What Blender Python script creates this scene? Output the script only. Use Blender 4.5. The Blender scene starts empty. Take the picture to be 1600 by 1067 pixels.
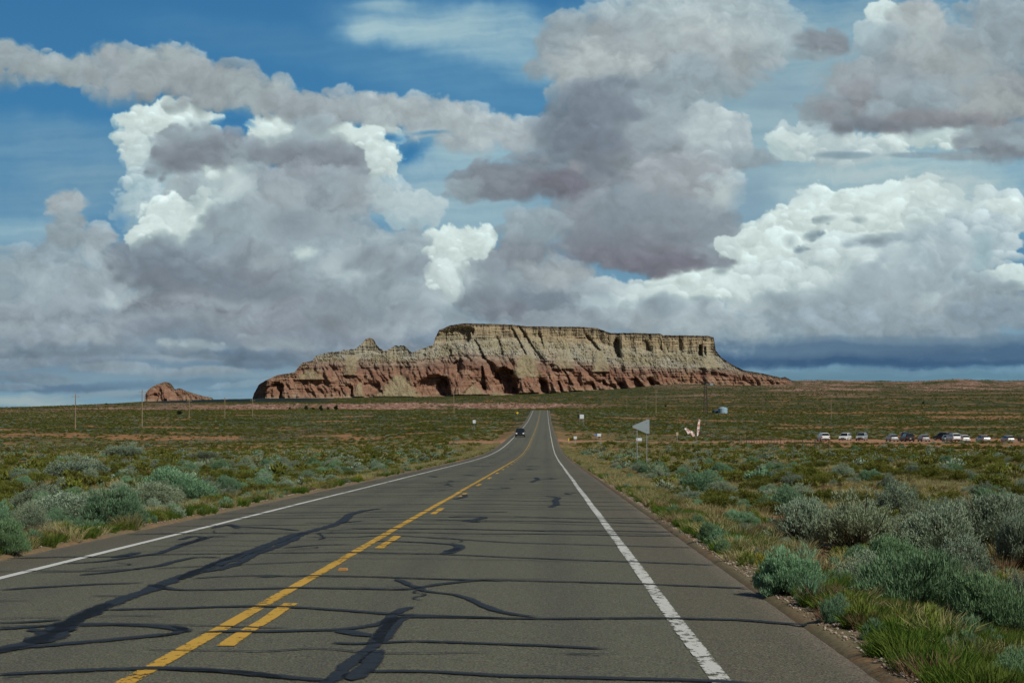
import bpy, bmesh, math, random
import numpy as np
from mathutils import Vector, Matrix
R = math.radians
random.seed(5); np.random.seed(5)
SC = bpy.context.scene
COL = SC.collection
# ---------------------------------------------------------------- camera, light, exposure
EYE = (2.53, 0.0, 1.49)          # metres; the road's centre line runs along x = 0, its surface is z = 0 under the camera
cam_d = bpy.data.cameras.new("camera"); cam = bpy.data.objects.new("camera", cam_d); COL.objects.link(cam)
cam.location = EYE; cam.rotation_euler = (R(90 + 2.178), 0, R(1.064))
cam_d.sensor_width = 36; cam_d.lens = 63.0; cam_d.clip_start = .1; cam_d.clip_end = 90000
SC.camera = cam
SUN_AZ = 138.0      # degrees clockwise from straight ahead: right and a little behind
SUN_EL = 44.0
w = bpy.data.worlds.new("World"); SC.world = w; w.use_nodes = True
nt = w.node_tree; nt.nodes.clear()
sky = nt.nodes.new('ShaderNodeTexSky'); sky.sky_type = 'NISHITA'; sky.sun_disc = False
sky.sun_elevation = R(SUN_EL); sky.sun_rotation = R(SUN_AZ); sky.altitude = 1300; sky.air_density = 1.0; sky.dust_density = 1.0
bg = nt.nodes.new('ShaderNodeBackground'); bg.inputs[1].default_value = .05
out = nt.nodes.new('ShaderNodeOutputWorld'); nt.links.new(sky.outputs[0], bg.inputs[0]); nt.links.new(bg.outputs[0], out.inputs[0])
sd = bpy.data.lights.new("sun", 'SUN'); sd.energy = 5.4; sd.angle = R(.5); sd.color = (1, .965, .83)
sun = bpy.data.objects.new("sun", sd); COL.objects.link(sun)
az, el = R(SUN_AZ), R(SUN_EL)
sdir = Vector((math.sin(az) * math.cos(el), math.cos(az) * math.cos(el), math.sin(el)))
sun.rotation_euler = sdir.to_track_quat('Z', 'Y').to_euler()
SC.view_settings.view_transform = 'Standard'; SC.view_settings.look = 'None'
EXPO = -0.55
SC.view_settings.exposure = EXPO; SC.view_settings.gamma = 1.0
SC.cycles.max_bounces = 5; SC.cycles.diffuse_bounces = 2; SC.cycles.glossy_bounces = 2; SC.cycles.transparent_max_bounces = 12
SC.cycles.use_denoising = True
# ---------------------------------------------------------------- numpy noise
def _hash(ix, iy, iz, seed):
    h = (ix.astype(np.uint32) * np.uint32(374761393)) ^ (iy.astype(np.uint32) * np.uint32(668265263)) ^ \
        (iz.astype(np.uint32) * np.uint32(2147483647 & 1274126177)) ^ np.uint32((seed * 974634777) & 0xffffffff)
    h = (h ^ (h >> np.uint32(13))) * np.uint32(1274126177)
    return h ^ (h >> np.uint32(16))
_G2 = np.array([[math.cos(a), math.sin(a)] for a in np.arange(16) * math.pi / 8], dtype=np.float32)
def perlin2(x, y, seed=0):
    """gradient noise, about -1..1"""
    x = np.asarray(x, dtype=np.float64); y = np.asarray(y, dtype=np.float64)
    xi = np.floor(x).astype(np.int64); yi = np.floor(y).astype(np.int64)
    fx = (x - xi).astype(np.float32); fy = (y - yi).astype(np.float32)
    z0 = np.zeros_like(xi)
    def g(dx, dy):
        h = _hash(xi + dx, yi + dy, z0, seed) & np.uint32(15)
        v = _G2[h]
        return v[..., 0] * (fx - dx) + v[..., 1] * (fy - dy)
    u = fx * fx * fx * (fx * (fx * 6 - 15) + 10); v = fy * fy * fy * (fy * (fy * 6 - 15) + 10)
    a = g(0, 0) * (1 - u) + g(1, 0) * u
    b = g(0, 1) * (1 - u) + g(1, 1) * u
    return (a * (1 - v) + b * v) * 1.5
from concurrent.futures import ThreadPoolExecutor
_POOL = ThreadPoolExecutor(4)
def fbm2(x, y, seed=0, oct=5, gain=0.5, billow=False):
    x = np.asarray(x, float); y = np.asarray(y, float)
    if x.size > 40000:
        sh = x.shape; x = x.ravel(); y = np.broadcast_to(y, sh).ravel()
        xs = np.array_split(x, 8 + x.size // 30000); ys = np.array_split(y, len(xs))
        return np.concatenate(list(_POOL.map(lambda q: _fbm2(q[0], q[1], seed, oct, gain, billow), zip(xs, ys)))).reshape(sh)
    return _fbm2(x, y, seed, oct, gain, billow)
def _fbm2(x, y, seed, oct, gain, billow):
    s = 0; a = 1.0; t = 0
    for i in range(oct):
        n = perlin2(x * 2 ** i + 17.3 * i, y * 2 ** i - 9.1 * i, seed + i)
        if billow: n = 2.6 * np.abs(n) - 0.75
        s = s + n * a; t += a; a *= gain
    return s / t
def sstep(a, b, x):
    t = np.clip((x - a) / (b - a), 0, 1)
    return t * t * (3 - 2 * t)
def lerp(a, b, t): return a + (b - a) * t
def srgb2lin(c):
    c = np.asarray(c, dtype=np.float64) / 255.0
    return np.where(c <= 0.04045, c / 12.92, ((c + 0.055) / 1.055) ** 2.4)
# ---------------------------------------------------------------- helpers
def tag(o, label=None, cat=None, group=None, kind=None):
    if label: o['label'] = label
    if cat: o['category'] = cat
    if group: o['group'] = group
    if kind: o['kind'] = kind
    return o
def empty(name, loc, rz=0):
    o = bpy.data.objects.new(name, None); o.location = loc; o.rotation_euler = (0, 0, rz); o.empty_display_size = .2
    COL.objects.link(o); return o
def np_mesh(name, V, F, mat=None, attrs=None, smooth=False, uv=None):
    """V n x 3, F m x k (k = 3 or 4) or list of arrays"""
    me = bpy.data.meshes.new(name)
    V = np.asarray(V, dtype=np.float32); Fs = F if isinstance(F, list) else [F]
    Fs = [np.asarray(f, dtype=np.int32) for f in Fs if len(f)]
    me.vertices.add(len(V)); me.vertices.foreach_set('co', V.ravel())
    nl = sum(f.size for f in Fs); nf = sum(len(f) for f in Fs)
    me.loops.add(nl); me.loops.foreach_set('vertex_index', np.concatenate([f.ravel() for f in Fs]))
    st = []; c = 0
    for f in Fs:
        st.append(c + np.arange(len(f)) * f.shape[1]); c += f.size
    me.polygons.add(nf); me.polygons.foreach_set('loop_start', np.concatenate(st).astype(np.int32))
    if smooth: me.polygons.foreach_set('use_smooth', np.ones(nf, dtype=bool))
    for k, a in (attrs or {}).items():
        a = np.asarray(a, dtype=np.float32)
        if a.ndim == 1:
            at = me.attributes.new(k, 'FLOAT', 'POINT'); at.data.foreach_set('value', a)
        else:
            at = me.attributes.new(k, 'FLOAT_VECTOR', 'POINT'); at.data.foreach_set('vector', a.ravel())
    me.update(calc_edges=True)
    if mat: me.materials.append(mat)
    return me
def link(name, me, parent=None, loc=None):
    o = bpy.data.objects.new(name, me); COL.objects.link(o)
    if parent: o.parent = parent
    if loc is not None: o.location = loc
    return o
def grid_faces(nr, nc, wrap=False):
    i, j = np.meshgrid(np.arange(nr - 1), np.arange(nc if wrap else nc - 1), indexing='ij')
    j2 = (j + 1) % nc
    return np.stack([i * nc + j, i * nc + j2, (i + 1) * nc + j2, (i + 1) * nc + j], -1).reshape(-1, 4)
class NT:
    def __init__(s, name):
        s.m = bpy.data.materials.new(name); s.m.use_nodes = True; s.t = s.m.node_tree; s.t.nodes.clear()
        s.out = s.t.nodes.new('ShaderNodeOutputMaterial')
    def n(s, typ, **kw):
        nd = s.t.nodes.new('ShaderNode' + typ)
        for k, v in kw.items():
            if k.startswith('_'): setattr(nd, k[1:], v)
        return nd
    def l(s, a, b): s.t.links.new(a, b)
    def val(s, sock, v):
        if hasattr(v, 'is_linked') or hasattr(v, 'node'): s.l(v, sock)
        else:
            if isinstance(v, tuple) and len(v) == 3 and sock.type == 'RGBA': v = v + (1,)
            sock.default_value = v
    def noise(s, vec, scale, detail=4, rough=.55, dist=0, d4=None):
        nd = s.n('TexNoise'); s.l(vec, nd.inputs['Vector']); nd.inputs['Scale'].default_value = scale
        nd.inputs['Detail'].default_value = detail; nd.inputs['Roughness'].default_value = rough; nd.inputs['Distortion'].default_value = dist
        return nd.outputs['Fac']
    def ramp(s, fac, *stops, interp='LINEAR'):
        nd = s.n('ValToRGB'); nd.color_ramp.interpolation = interp; e = nd.color_ramp.elements
        while len(e) < len(stops): e.new(.5)
        for el_, (p, c) in zip(e, stops):
            el_.position = p; el_.color = (c, c, c, 1) if isinstance(c, (int, float)) else tuple(c) + (1,)
        s.val(nd.inputs[0], fac); return nd.outputs[0]
    def mix(s, f, a, b, mode='MIX'):
        nd = s.n('Mix', _data_type='RGBA', _blend_type=mode, _clamp_factor=True)
        s.val(nd.inputs[0], f); s.val(nd.inputs[6], a); s.val(nd.inputs[7], b); return nd.outputs[2]
    def math(s, op, a, b=0.0, c=0.0, clamp=False):
        nd = s.n('Math', _operation=op, _use_clamp=clamp); s.val(nd.inputs[0], a); s.val(nd.inputs[1], b); s.val(nd.inputs[2], c); return nd.outputs[0]
    def attr(s, name):
        nd = s.n('Attribute', _attribute_name=name); return nd
    def pos(s, scale=None):
        g = s.n('NewGeometry')
        if scale is None: return g.outputs['Position']
        v = s.n('VectorMath', _operation='MULTIPLY'); s.l(g.outputs['Position'], v.inputs[0]); v.inputs[1].default_value = scale; return v.outputs[0]
    def sep(s, v):
        nd = s.n('SeparateXYZ'); s.l(v, nd.inputs[0]); return nd.outputs
    def bump(s, h, strength, dist=.1, normal=None):
        nd = s.n('Bump'); s.val(nd.inputs['Height'], h); nd.inputs['Strength'].default_value = strength; nd.inputs['Distance'].default_value = dist
        if normal is not None: s.l(normal, nd.inputs['Normal'])
        return nd.outputs[0]
    def bsdf(s, color, rough=.9, metal=0, spec=.3, normal=None, **kw):
        nd = s.n('BsdfPrincipled'); s.val(nd.inputs['Base Color'], color); s.val(nd.inputs['Roughness'], rough)
        nd.inputs['Metallic'].default_value = metal; nd.inputs['Specular IOR Level'].default_value = spec
        if normal is not None: s.l(normal, nd.inputs['Normal'])
        return nd.outputs[0]
    def done(s, sh): s.l(sh, s.out.inputs[0]); return s.m
_M = {}
def plain(name, color, rough=.6, metal=0, spec=.4, var=.12, scale=3.0):
    """paint or metal with a little wear"""
    if name in _M: return _M[name]
    k = NT(name); n1 = k.noise(k.pos(), scale, 4)
    c = k.mix(n1, tuple(x * (1 - var) for x in color), tuple(min(1, x * (1 + var)) for x in color))
    _M[name] = k.done(k.bsdf(c, rough, metal, spec)); return _M[name]
class MB:
    """collects boxes, tubes and lofts and links them as one mesh object"""
    def __init__(s): s.v = []; s.f = []
    def add(s, vs, fs):
        b = len(s.v); s.v += [tuple(v) for v in vs]; s.f += [tuple(b + i for i in f) for f in fs]
    def box(s, c, size, rz=0, taper=1.0):
        sx, sy, sz = (q / 2 for q in size); vs = []
        for z, k in ((-sz, 1), (sz, taper)):
            for x, y in ((-sx, -sy), (sx, -sy), (sx, sy), (-sx, sy)):
                x *= k; y *= k
                vs.append((c[0] + x * math.cos(rz) - y * math.sin(rz), c[1] + x * math.sin(rz) + y * math.cos(rz), c[2] + z))
        s.add(vs, [(3, 2, 1, 0), (4, 5, 6, 7), (0, 1, 5, 4), (1, 2, 6, 5), (2, 3, 7, 6), (3, 0, 4, 7)])
    def tube(s, a, b, r0, r1=None, n=8, cap=True):
        r1 = r0 if r1 is None else r1; a = Vector(a); b = Vector(b); d = (b - a).normalized()
        u = d.orthogonal().normalized(); w_ = d.cross(u); vs = []
        for p, r in ((a, r0), (b, r1)):
            for i in range(n):
                q = 2 * math.pi * i / n; vs.append(p + (u * math.cos(q) + w_ * math.sin(q)) * r)
        fs = [(i, (i + 1) % n, n + (i + 1) % n, n + i) for i in range(n)]
        if cap: fs += [tuple(range(n - 1, -1, -1)), tuple(range(n, 2 * n))]
        s.add(vs, fs)
    def prism(s, pts, axis, a, b):
        """closed outline pts in the two other axes, extruded along axis from a to b"""
        n = len(pts); vs = []
        for t in (a, b):
            for p, q in pts:
                vs.append({'x': (t, p, q), 'y': (p, t, q), 'z': (p, q, t)}[axis])
        s.add(vs, [(i, (i + 1) % n, n + (i + 1) % n, n + i) for i in range(n)] + [tuple(range(n - 1, -1, -1)), tuple(range(n, 2 * n))])
    def rings(s, rings, closed=True, caps=True):
        n = len(rings[0]); vs = [p for r in rings for p in r]; fs = []
        for k in range(len(rings) - 1):
            for i in range(n if closed else n - 1):
                j = (i + 1) % n; fs.append((k * n + i, k * n + j, (k + 1) * n + j, (k + 1) * n + i))
        if caps: fs += [tuple(range(n - 1, -1, -1)), tuple((len(rings) - 1) * n + i for i in range(n))]
        s.add(vs, fs)
    def mesh(s, name, mat, smooth=False, bevel=0):
        me = bpy.data.meshes.new(name); me.from_pydata(s.v, [], s.f)
        bm = bmesh.new(); bm.from_mesh(me); bmesh.ops.recalc_face_normals(bm, faces=bm.faces)
        if bevel: bmesh.ops.bevel(bm, geom=bm.edges[:], offset=bevel, segments=2, affect='EDGES', clamp_overlap=True)
        bm.to_mesh(me); bm.free()
        if smooth: me.polygons.foreach_set('use_smooth', [True] * len(me.polygons))
        me.materials.append(mat); return me
    def build(s, name, mat, parent=None, smooth=False, bevel=0, loc=None):
        return link(name, s.mesh(name, mat, smooth, bevel), parent, loc)
# ---------------------------------------------------------------- the clouds
# each puff: x, y, rx, ry (in 1/2800 rad units measured over the plain), tilt, colour, kind, opacity
# kinds: w crisp sunlit heap, g grey soft heap, s flat smooth streak, v thin veil
WH = (208, 226, 226); LG = (172, 186, 194); MG = (149, 162, 172); DG = (124, 136, 149); MV = (130, 137, 148); RM = (122, 124, 135); WG = (158, 168, 174)
BL = (92, 122, 148); DB = (66, 96, 128); CB = (135, 165, 186); PB = (168, 196, 208)
CLOUDS = [
 # thin high veils
 (60, 230, 260, 60, 8, CB, 'v', .55), (120, 300, 260, 60, -5, CB, 'v', .65), (420, 60, 260, 40, 8, (90, 140, 178), 'v', .5), (700, 120, 200, 50, 10, (110, 156, 188), 'v', .6), (150, 205, 160, 30, 10, CB, 'v', .35),
 (30, 360, 120, 24, 0, PB, 'v', .8), (760, 40, 260, 52, 6, PB, 'v', .95), (640, 44, 130, 26, -4, PB, 'v', .9), (570, 42, 46, 22, 0, PB, 'v', .9),
 (800, 90, 190, 34, 12, PB, 'v', .7), (600, 4, 60, 12, 0, PB, 'v', .8),
 (1180, 90, 330, 120, 0, (150, 176, 190), 'v', 1), (1180, 180, 240, 110, 0, (142, 170, 185), 'v', 1), (1400, 60, 330, 110, 0, (150, 178, 192), 'v', .9), (1250, 260, 420, 130, 0, (160, 186, 198), 'v', 1),
 (1460, 300, 330, 90, 0, (176, 200, 208), 'v', 1), (1000, 300, 360, 150, 0, (150, 178, 194), 'v', .95), (690, 290, 150, 90, 0, (160, 188, 202), 'v', .95), (740, 230, 90, 30, 0, PB, 'v', .9),
 (1170, 310, 60, 60, 0, (128, 158, 180), 'v', .6), (700, 340, 180, 70, 0, (160, 186, 200), 'v', .9), (1400, 480, 420, 90, 0, (150, 172, 188), 'v', .8),
 (250, 480, 520, 130, 0, (140, 160, 178), 'v', .8), (800, 520, 560, 90, 0, (148, 166, 182), 'v', .9), (80, 420, 260, 60, 0, (150, 176, 192), 'v', .8),
 # far white towers, left
 (255, 185, 82, 42, 0, WH, 'w', 1), (215, 225, 40, 45, 0, (192, 210, 216), 'w', 1), (190, 205, 26, 18, 0, WH, 'w', .7), (290, 235, 60, 60, 0, (190, 208, 214), 'w', .9), (230, 280, 55, 60, 0, (176, 198, 208), 'w', .85), (215, 325, 50, 44, 0, (172, 194, 206), 'w', .6),
 (440, 210, 70, 34, 0, WH, 'w', 1), (520, 205, 70, 32, 10, WH, 'w', 1), (585, 215, 45, 36, 0, WH, 'w', 1), (600, 245, 36, 26, 0, WH, 'w', 1), (555, 255, 60, 40, 0, (188, 204, 212), 'w', 1), (610, 300, 50, 40, 0, (182, 200, 210), 'w', .7),
 (345, 275, 60, 30, 0, WH, 'w', 1), (290, 300, 40, 40, 0, LG, 'w', 1), (360, 320, 52, 48, 0, (192, 210, 216), 'w', 1), (265, 350, 60, 50, 0, WH, 'w', 1), (310, 340, 34, 50, 0, WH, 'w', 1), (225, 368, 34, 26, 0, WH, 'w', 1),
 (640, 330, 60, 40, 0, (186, 204, 212), 'w', .7),
 (700, 400, 52, 46, 0, WH, 'w', 1), (740, 390, 36, 36, 0, WH, 'w', 1), (690, 440, 40, 40, 0, WH, 'w', 1), (675, 380, 24, 22, 0, WH, 'w', 1), (480, 420, 40, 40, 0, WH, 'w', .9),
 # far white bank, right
 (1150, 385, 52, 30, 0, WH, 'w', 1), (1190, 365, 44, 22, 0, WH, 'w', 1), (1180, 400, 60, 34, 0, WH, 'w', 1), (1100, 400, 70, 50, 0, WH, 'w', 1), (1250, 350, 60, 36, 0, WH, 'w', 1), (1310, 330, 76, 42, 0, WH, 'w', 1), (1270, 335, 46, 30, 0, WH, 'w', 1),
 (1440, 320, 80, 42, 0, WH, 'w', 1), (1380, 340, 90, 52, 0, WH, 'w', 1), (1470, 345, 60, 50, 0, (196, 214, 218), 'w', 1), (1560, 330, 70, 42, 0, (188, 206, 214), 'w', 1), (1530, 380, 70, 60, 0, (176, 194, 204), 'w', 1), (1250, 410, 110, 50, 0, WH, 'w', 1), (1340, 420, 110, 50, 0, (194, 210, 216), 'w', 1), (1200, 450, 120, 40, 0, (192, 208, 214), 'w', 1),
 (1000, 470, 120, 40, 0, (184, 200, 208), 'w', 1), (1090, 440, 90, 34, 0, WH, 'w', 1), (1450, 410, 90, 60, 0, (168, 184, 194), 'g', 1), (1570, 440, 60, 22, 0, WH, 'w', .9), (1500, 470, 120, 40, 0, MG, 'g', .9), (1390, 460, 110, 50, 0, LG, 'g', 1), (1320, 480, 100, 40, 0, MG, 'g', .8),
 (1280, 210, 70, 34, 0, (196, 212, 218), 'w', .7), (1240, 225, 50, 26, 0, WH, 'w', .7), (1330, 230, 110, 26, 0, (190, 206, 212), 'w', .8), (1490, 215, 120, 22, 0, WH, 'w', .8), (1200, 30, 60, 40, 0, (178, 194, 202), 'w', .6),
 (1385, 25, 34, 24, 0, WH, 'w', .9), (1370, 50, 40, 26, 0, (186, 204, 212), 'w', .8),
 # long grey streamer across the blue
 (14, 92, 90, 34, 14, WG, 'g', .95), (100, 108, 90, 28, 8, WG, 'g', .95), (200, 112, 95, 44, 8, (156, 165, 172), 'g', 1), (265, 102, 80, 42, 12, WG, 'g', 1), (310, 128, 105, 42, 12, (154, 162, 169), 'g', 1), (400, 148, 110, 36, 10, WG, 'g', 1), (490, 163, 105, 32, 6, (154, 163, 171), 'g', 1), (590, 168, 120, 30, 4, (164, 174, 181), 'g', 1), (680, 184, 110, 38, 6, (172, 182, 189), 'g', 1), (770, 192, 100, 34, 6, (176, 186, 193), 'g', 1), (830, 205, 70, 30, 0, (172, 182, 190), 'g', .9), (665, 205, 60, 10, 0, LG, 'g', .8),
 # dark flat heap and its column, left
 (285, 225, 72, 40, 0, MV, 'g', 1), (300, 208, 50, 30, 0, MG, 'g', 1), (262, 250, 56, 30, 0, MV, 'g', 1), (340, 238, 80, 38, 0, MV, 'g', 1), (400, 240, 80, 34, 0, MG, 'g', 1), (485, 218, 62, 48, 0, MG, 'g', 1), (455, 240, 80, 36, 0, MV, 'g', 1), (540, 242, 56, 34, 0, MV, 'g', 1), (510, 255, 80, 22, 0, MV, 'g', .9),
 (420, 330, 80, 80, 0, MG, 'g', 1), (500, 300, 100, 60, 0, (152, 160, 170), 'g', 1), (540, 300, 70, 50, 0, MG, 'g', .9), (300, 300, 30, 34, 0, MG, 'g', .6), (340, 290, 30, 26, 0, MG, 'g', .7), (345, 345, 44, 36, 0, MG, 'g', 1),
 (450, 380, 150, 80, 0, MG, 'g', 1), (230, 410, 80, 46, 0, DG, 'g', 1), (200, 420, 50, 34, 0, MV, 'g', 1), (300, 400, 100, 46, 0, DG, 'g', 1), (300, 440, 130, 50, 0, DG, 'g', 1), (420, 430, 160, 60, 0, (132, 140, 150), 'g', 1), (560, 420, 130, 60, 0, MG, 'g', 1), (630, 400, 70, 44, 0, MG, 'g', 1), (600, 440, 100, 44, 0, MG, 'g', 1), (260, 470, 90, 26, 0, MV, 'g', 1), (400, 475, 140, 26, 0, MV, 'g', .9),
 (355, 305, 26, 22, 0, (190, 208, 214), 'h', .9), (475, 395, 22, 16, 0, WH, 'h', .8), (515, 410, 30, 14, -20, (196, 210, 216), 'h', .7), (590, 375, 26, 14, 0, (180, 194, 202), 'h', .7),
 (100, 315, 38, 22, 0, (166, 176, 184), 'g', 1), (108, 345, 34, 26, 0, MG, 'g', 1), (100, 372, 50, 28, 0, MG, 'g', 1), (150, 380, 40, 34, 0, (156, 168, 178), 'g', 1), (60, 410, 90, 40, 0, (148, 164, 176), 'g', 1), (140, 440, 90, 40, 0, (160, 172, 182), 'g', .9), (20, 450, 80, 50, 0, MG, 'g', .8), (170, 470, 40, 20, 0, (190, 204, 210), 'h', .8),
 # big centre column
 (880, 60, 46, 52, 0, MG, 'g', 1), (925, 70, 50, 60, 0, WG, 'g', 1), (905, 100, 70, 50, 0, (168, 176, 182), 'g', 1), (1020, 60, 110, 70, 0, (160, 168, 176), 'g', 1), (1100, 20, 130, 50, 0, LG, 'g', 1), (1180, 50, 90, 46, 0, LG, 'g', 1), (1000, 15, 80, 40, 0, LG, 'g', 1), (1120, 95, 110, 46, 0, (160, 168, 174), 'g', 1), (840, 100, 30, 18, 0, MG, 'g', .9), (1285, 62, 52, 26, 0, (134, 142, 152), 'g', 1), (1270, 82, 46, 14, 0, MG, 'g', .8), (1060, 130, 120, 50, 0, MG, 'g', 1),
 (950, 170, 90, 60, 0, DG, 'g', 1), (1010, 180, 90, 70, 0, MG, 'g', 1), (1090, 220, 60, 60, 0, (168, 178, 186), 'g', 1), (1130, 220, 50, 50, 0, (180, 192, 200), 'w', .9), (1150, 245, 66, 18, 0, MG, 'g', .9), (900, 215, 80, 56, 0, DG, 'g', 1), (870, 262, 90, 46, 0, DG, 'g', 1), (770, 275, 62, 42, 0, MV, 'g', 1), (730, 290, 34, 30, 0, MG, 'g', 1), (880, 285, 96, 34, 0, RM, 'g', 1), (820, 270, 50, 40, 0, MV, 'g', .9), (980, 240, 90, 60, 0, (140, 148, 158), 'g', 1),
 (1060, 280, 100, 50, 0, (160, 166, 174), 'g', 1), (1130, 300, 40, 44, 0, LG, 'g', 1), (905, 258, 30, 16, 0, (160, 160, 168), 'g', .8), (1100, 340, 60, 46, 0, MG, 'g', 1), (960, 340, 110, 56, 0, (140, 148, 158), 'g', 1), (1050, 350, 110, 60, 0, (134, 143, 154), 'g', 1), (980, 385, 110, 40, 0, (130, 132, 143), 'g', 1), (1060, 400, 90, 28, 0, RM, 'g', 1), (960, 402, 80, 22, 6, RM, 'g', .9), (1110, 400, 40, 24, 0, MG, 'g', 1),
 (840, 360, 70, 40, 0, MG, 'g', .9), (820, 395, 60, 30, 0, (134, 142, 152), 'g', 1), (860, 430, 90, 30, 0, (150, 158, 166), 'g', 1), (770, 450, 70, 46, 0, MG, 'g', 1), (760, 425, 46, 34, 0, MG, 'g', 1), (850, 470, 110, 36, 0, DG, 'g', 1), (740, 480, 50, 24, 0, DG, 'g', .9), (790, 480, 60, 24, 0, RM, 'g', .7), (1030, 485, 36, 30, 0, MG, 'g', 1), (1100, 478, 30, 20, 0, MG, 'g', .9), (1210, 480, 60, 30, 0, MG, 'g', .9),
 # heavy heap top right
 (1440, 40, 60, 50, 0, (176, 184, 190), 'g', 1), (1410, 100, 90, 60, 0, MG, 'g', 1), (1480, 90, 80, 60, 0, (160, 168, 174), 'g', 1), (1570, 60, 80, 90, 0, MG, 'g', 1), (1330, 120, 60, 40, 0, (158, 168, 176), 'g', 1), (1290, 165, 46, 36, 0, MG, 'g', 1), (1380, 160, 110, 44, 0, (138, 142, 150), 'g', 1), (1380, 192, 80, 20, 0, MV, 'g', 1), (1480, 160, 130, 50, 0, MG, 'g', 1), (1580, 160, 90, 50, 0, (150, 156, 162), 'g', 1), (1470, 185, 120, 18, 0, (138, 138, 145), 'g', 1), (1560, 225, 80, 26, 0, (132, 140, 150), 'g', 1), (1600, 215, 60, 26, 0, MG, 'g', 1), (1320, 242, 60, 8, 0, (136, 158, 172), 's', .9), (1430, 243, 60, 6, 0, (136, 158, 172), 's', .8), (1500, 245, 60, 9, 0, MG, 's', .9),
 # small dark scraps before the right bank
 (1285, 345, 32, 9, 0, MG, 'g', .8), (1275, 370, 22, 11, 0, (130, 146, 158), 'g', .9), (1255, 392, 16, 9, 0, (130, 146, 158), 'g', .9), (1340, 345, 16, 8, 0, MG, 'g', .7), (1365, 378, 46, 16, 0, (134, 148, 160), 'g', .9), (1520, 460, 60, 12, -5, MG, 'g', .8), (1580, 450, 40, 12, 0, (134, 148, 160), 'g', .8), (1240, 380, 16, 14, 0, MG, 'g', .6), (1060, 490, 22, 14, 0, MG, 'g', .7),
 (1440, 440, 60, 20, 0, (156, 170, 180), 'g', .8), (1360, 440, 50, 30, 0, (160, 174, 184), 'g', .8),
 # grey lower deck
 (100, 500, 200, 34, 0, (138, 148, 160), 'g', .8), (450, 500, 200, 34, 0, (136, 144, 156), 'g', .85), (40, 510, 120, 20, 0, (166, 178, 188), 'g', .7), (650, 500, 110, 34, 0, MG, 'g', .8), (330, 500, 120, 20, 0, (150, 160, 170), 'g', .7), (900, 500, 160, 24, 0, (150, 160, 170), 'g', .8), (1200, 505, 160, 24, 0, (150, 166, 178), 'g', .8), (1450, 508, 200, 20, 0, (138, 154, 168), 'g', .85),
 (620, 540, 160, 26, 0, (120, 134, 150), 'g', .8), (60, 540, 150, 24, 0, (118, 132, 148), 'g', .8), (300, 530, 120, 26, 0, (128, 140, 154), 'g', .7), (440, 545, 90, 24, 0, (132, 144, 158), 'g', .7),
 (300, 542, 60, 12, 4, (166, 180, 188), 'g', .8), (260, 538, 24, 9, 0, (176, 188, 194), 'g', .6), (410, 530, 44, 18, 0, (160, 172, 182), 'g', .8), (1200, 530, 140, 16, 0, (146, 164, 176), 'g', .8),
 (560, 520, 80, 20, 0, (150, 158, 168), 'g', .6), (140, 520, 80, 14, 0, (158, 168, 178), 'g', .6),
 (920, 95, 60, 42, 0, (186, 194, 198), 'h', .8), (1000, 70, 60, 50, 0, (172, 182, 188), 'h', .7), (1090, 60, 90, 40, 0, (182, 192, 198), 'h', .7), (1030, 190, 40, 60, 20, (166, 178, 186), 'h', .6), (1120, 300, 44, 40, 0, (192, 202, 206), 'h', .8), (1100, 200, 46, 50, 0, (186, 200, 206), 'h', .8),
 (930, 200, 70, 70, 0, (116, 126, 140), 'h', .7), (1030, 330, 110, 40, 0, (150, 158, 166), 'h', .5), (960, 370, 90, 40, 0, (124, 134, 146), 'h', .6), (1440, 60, 50, 50, 0, (184, 194, 198), 'h', .7), (1520, 110, 60, 70, 0, (168, 176, 180), 'h', .6), (1560, 170, 70, 30, 0, (176, 182, 184), 'h', .6), (1400, 120, 60, 40, 0, (158, 166, 174), 'h', .6),
 (560, 300, 50, 60, 0, (160, 168, 176), 'h', .6), (420, 320, 60, 60, 0, (158, 166, 174), 'h', .6), (370, 300, 34, 30, 0, (192, 208, 214), 'h', .7), (530, 400, 60, 22, -30, (178, 190, 198), 'h', .7), (560, 440, 50, 18, -20, (166, 178, 188), 'h', .6), (340, 430, 140, 40, 0, (122, 130, 144), 'h', .6), (240, 430, 70, 30, 0, (120, 127, 140), 'h', .6), (880, 440, 60, 24, 0, (182, 190, 196), 'h', .6), (780, 410, 50, 30, 0, (136, 144, 156), 'h', .6), (940, 450, 60, 20, 0, (176, 188, 196), 'h', .7),
 (80, 470, 90, 30, 0, (168, 180, 190), 'h', .7), (200, 500, 100, 20, 0, (164, 174, 184), 'h', .6), (700, 470, 60, 20, 0, (170, 182, 190), 'h', .6), (1500, 300, 50, 40, 0, (200, 216, 220), 'h', .5), (1380, 330, 60, 30, 0, (214, 230, 230), 'h', .6),
 (120, 560, 90, 13, 0, (128, 142, 158), 'g', .8), (40, 590, 80, 11, 0, (118, 134, 152), 'g', .7), (300, 582, 110, 9, 0, (140, 154, 168), 'g', .7), (190, 576, 60, 9, 0, (150, 164, 176), 'g', .7), (420, 566, 90, 12, 0, (112, 130, 150), 'g', .7), (520, 566, 100, 14, 0, (124, 140, 156), 'g', .7), (60, 528, 90, 24, 0, (150, 162, 174), 'g', .8), (240, 512, 60, 20, 0, (128, 138, 152), 'g', .8), (170, 540, 70, 14, 0, (140, 152, 164), 'g', .7), (480, 530, 120, 20, 0, (132, 142, 156), 'g', .8), (640, 500, 60, 36, 0, (160, 170, 180), 'g', .8), (600, 560, 120, 20, 0, (132, 146, 160), 'g', .8), (330, 560, 60, 7, 0, (150, 164, 176), 'g', .6), (20, 605, 60, 7, 0, (132, 150, 166), 'g', .7), (300, 618, 130, 7, 0, (124, 148, 166), 'g', .6), (390, 598, 80, 6, -6, (140, 162, 178), 'g', .6),
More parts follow.
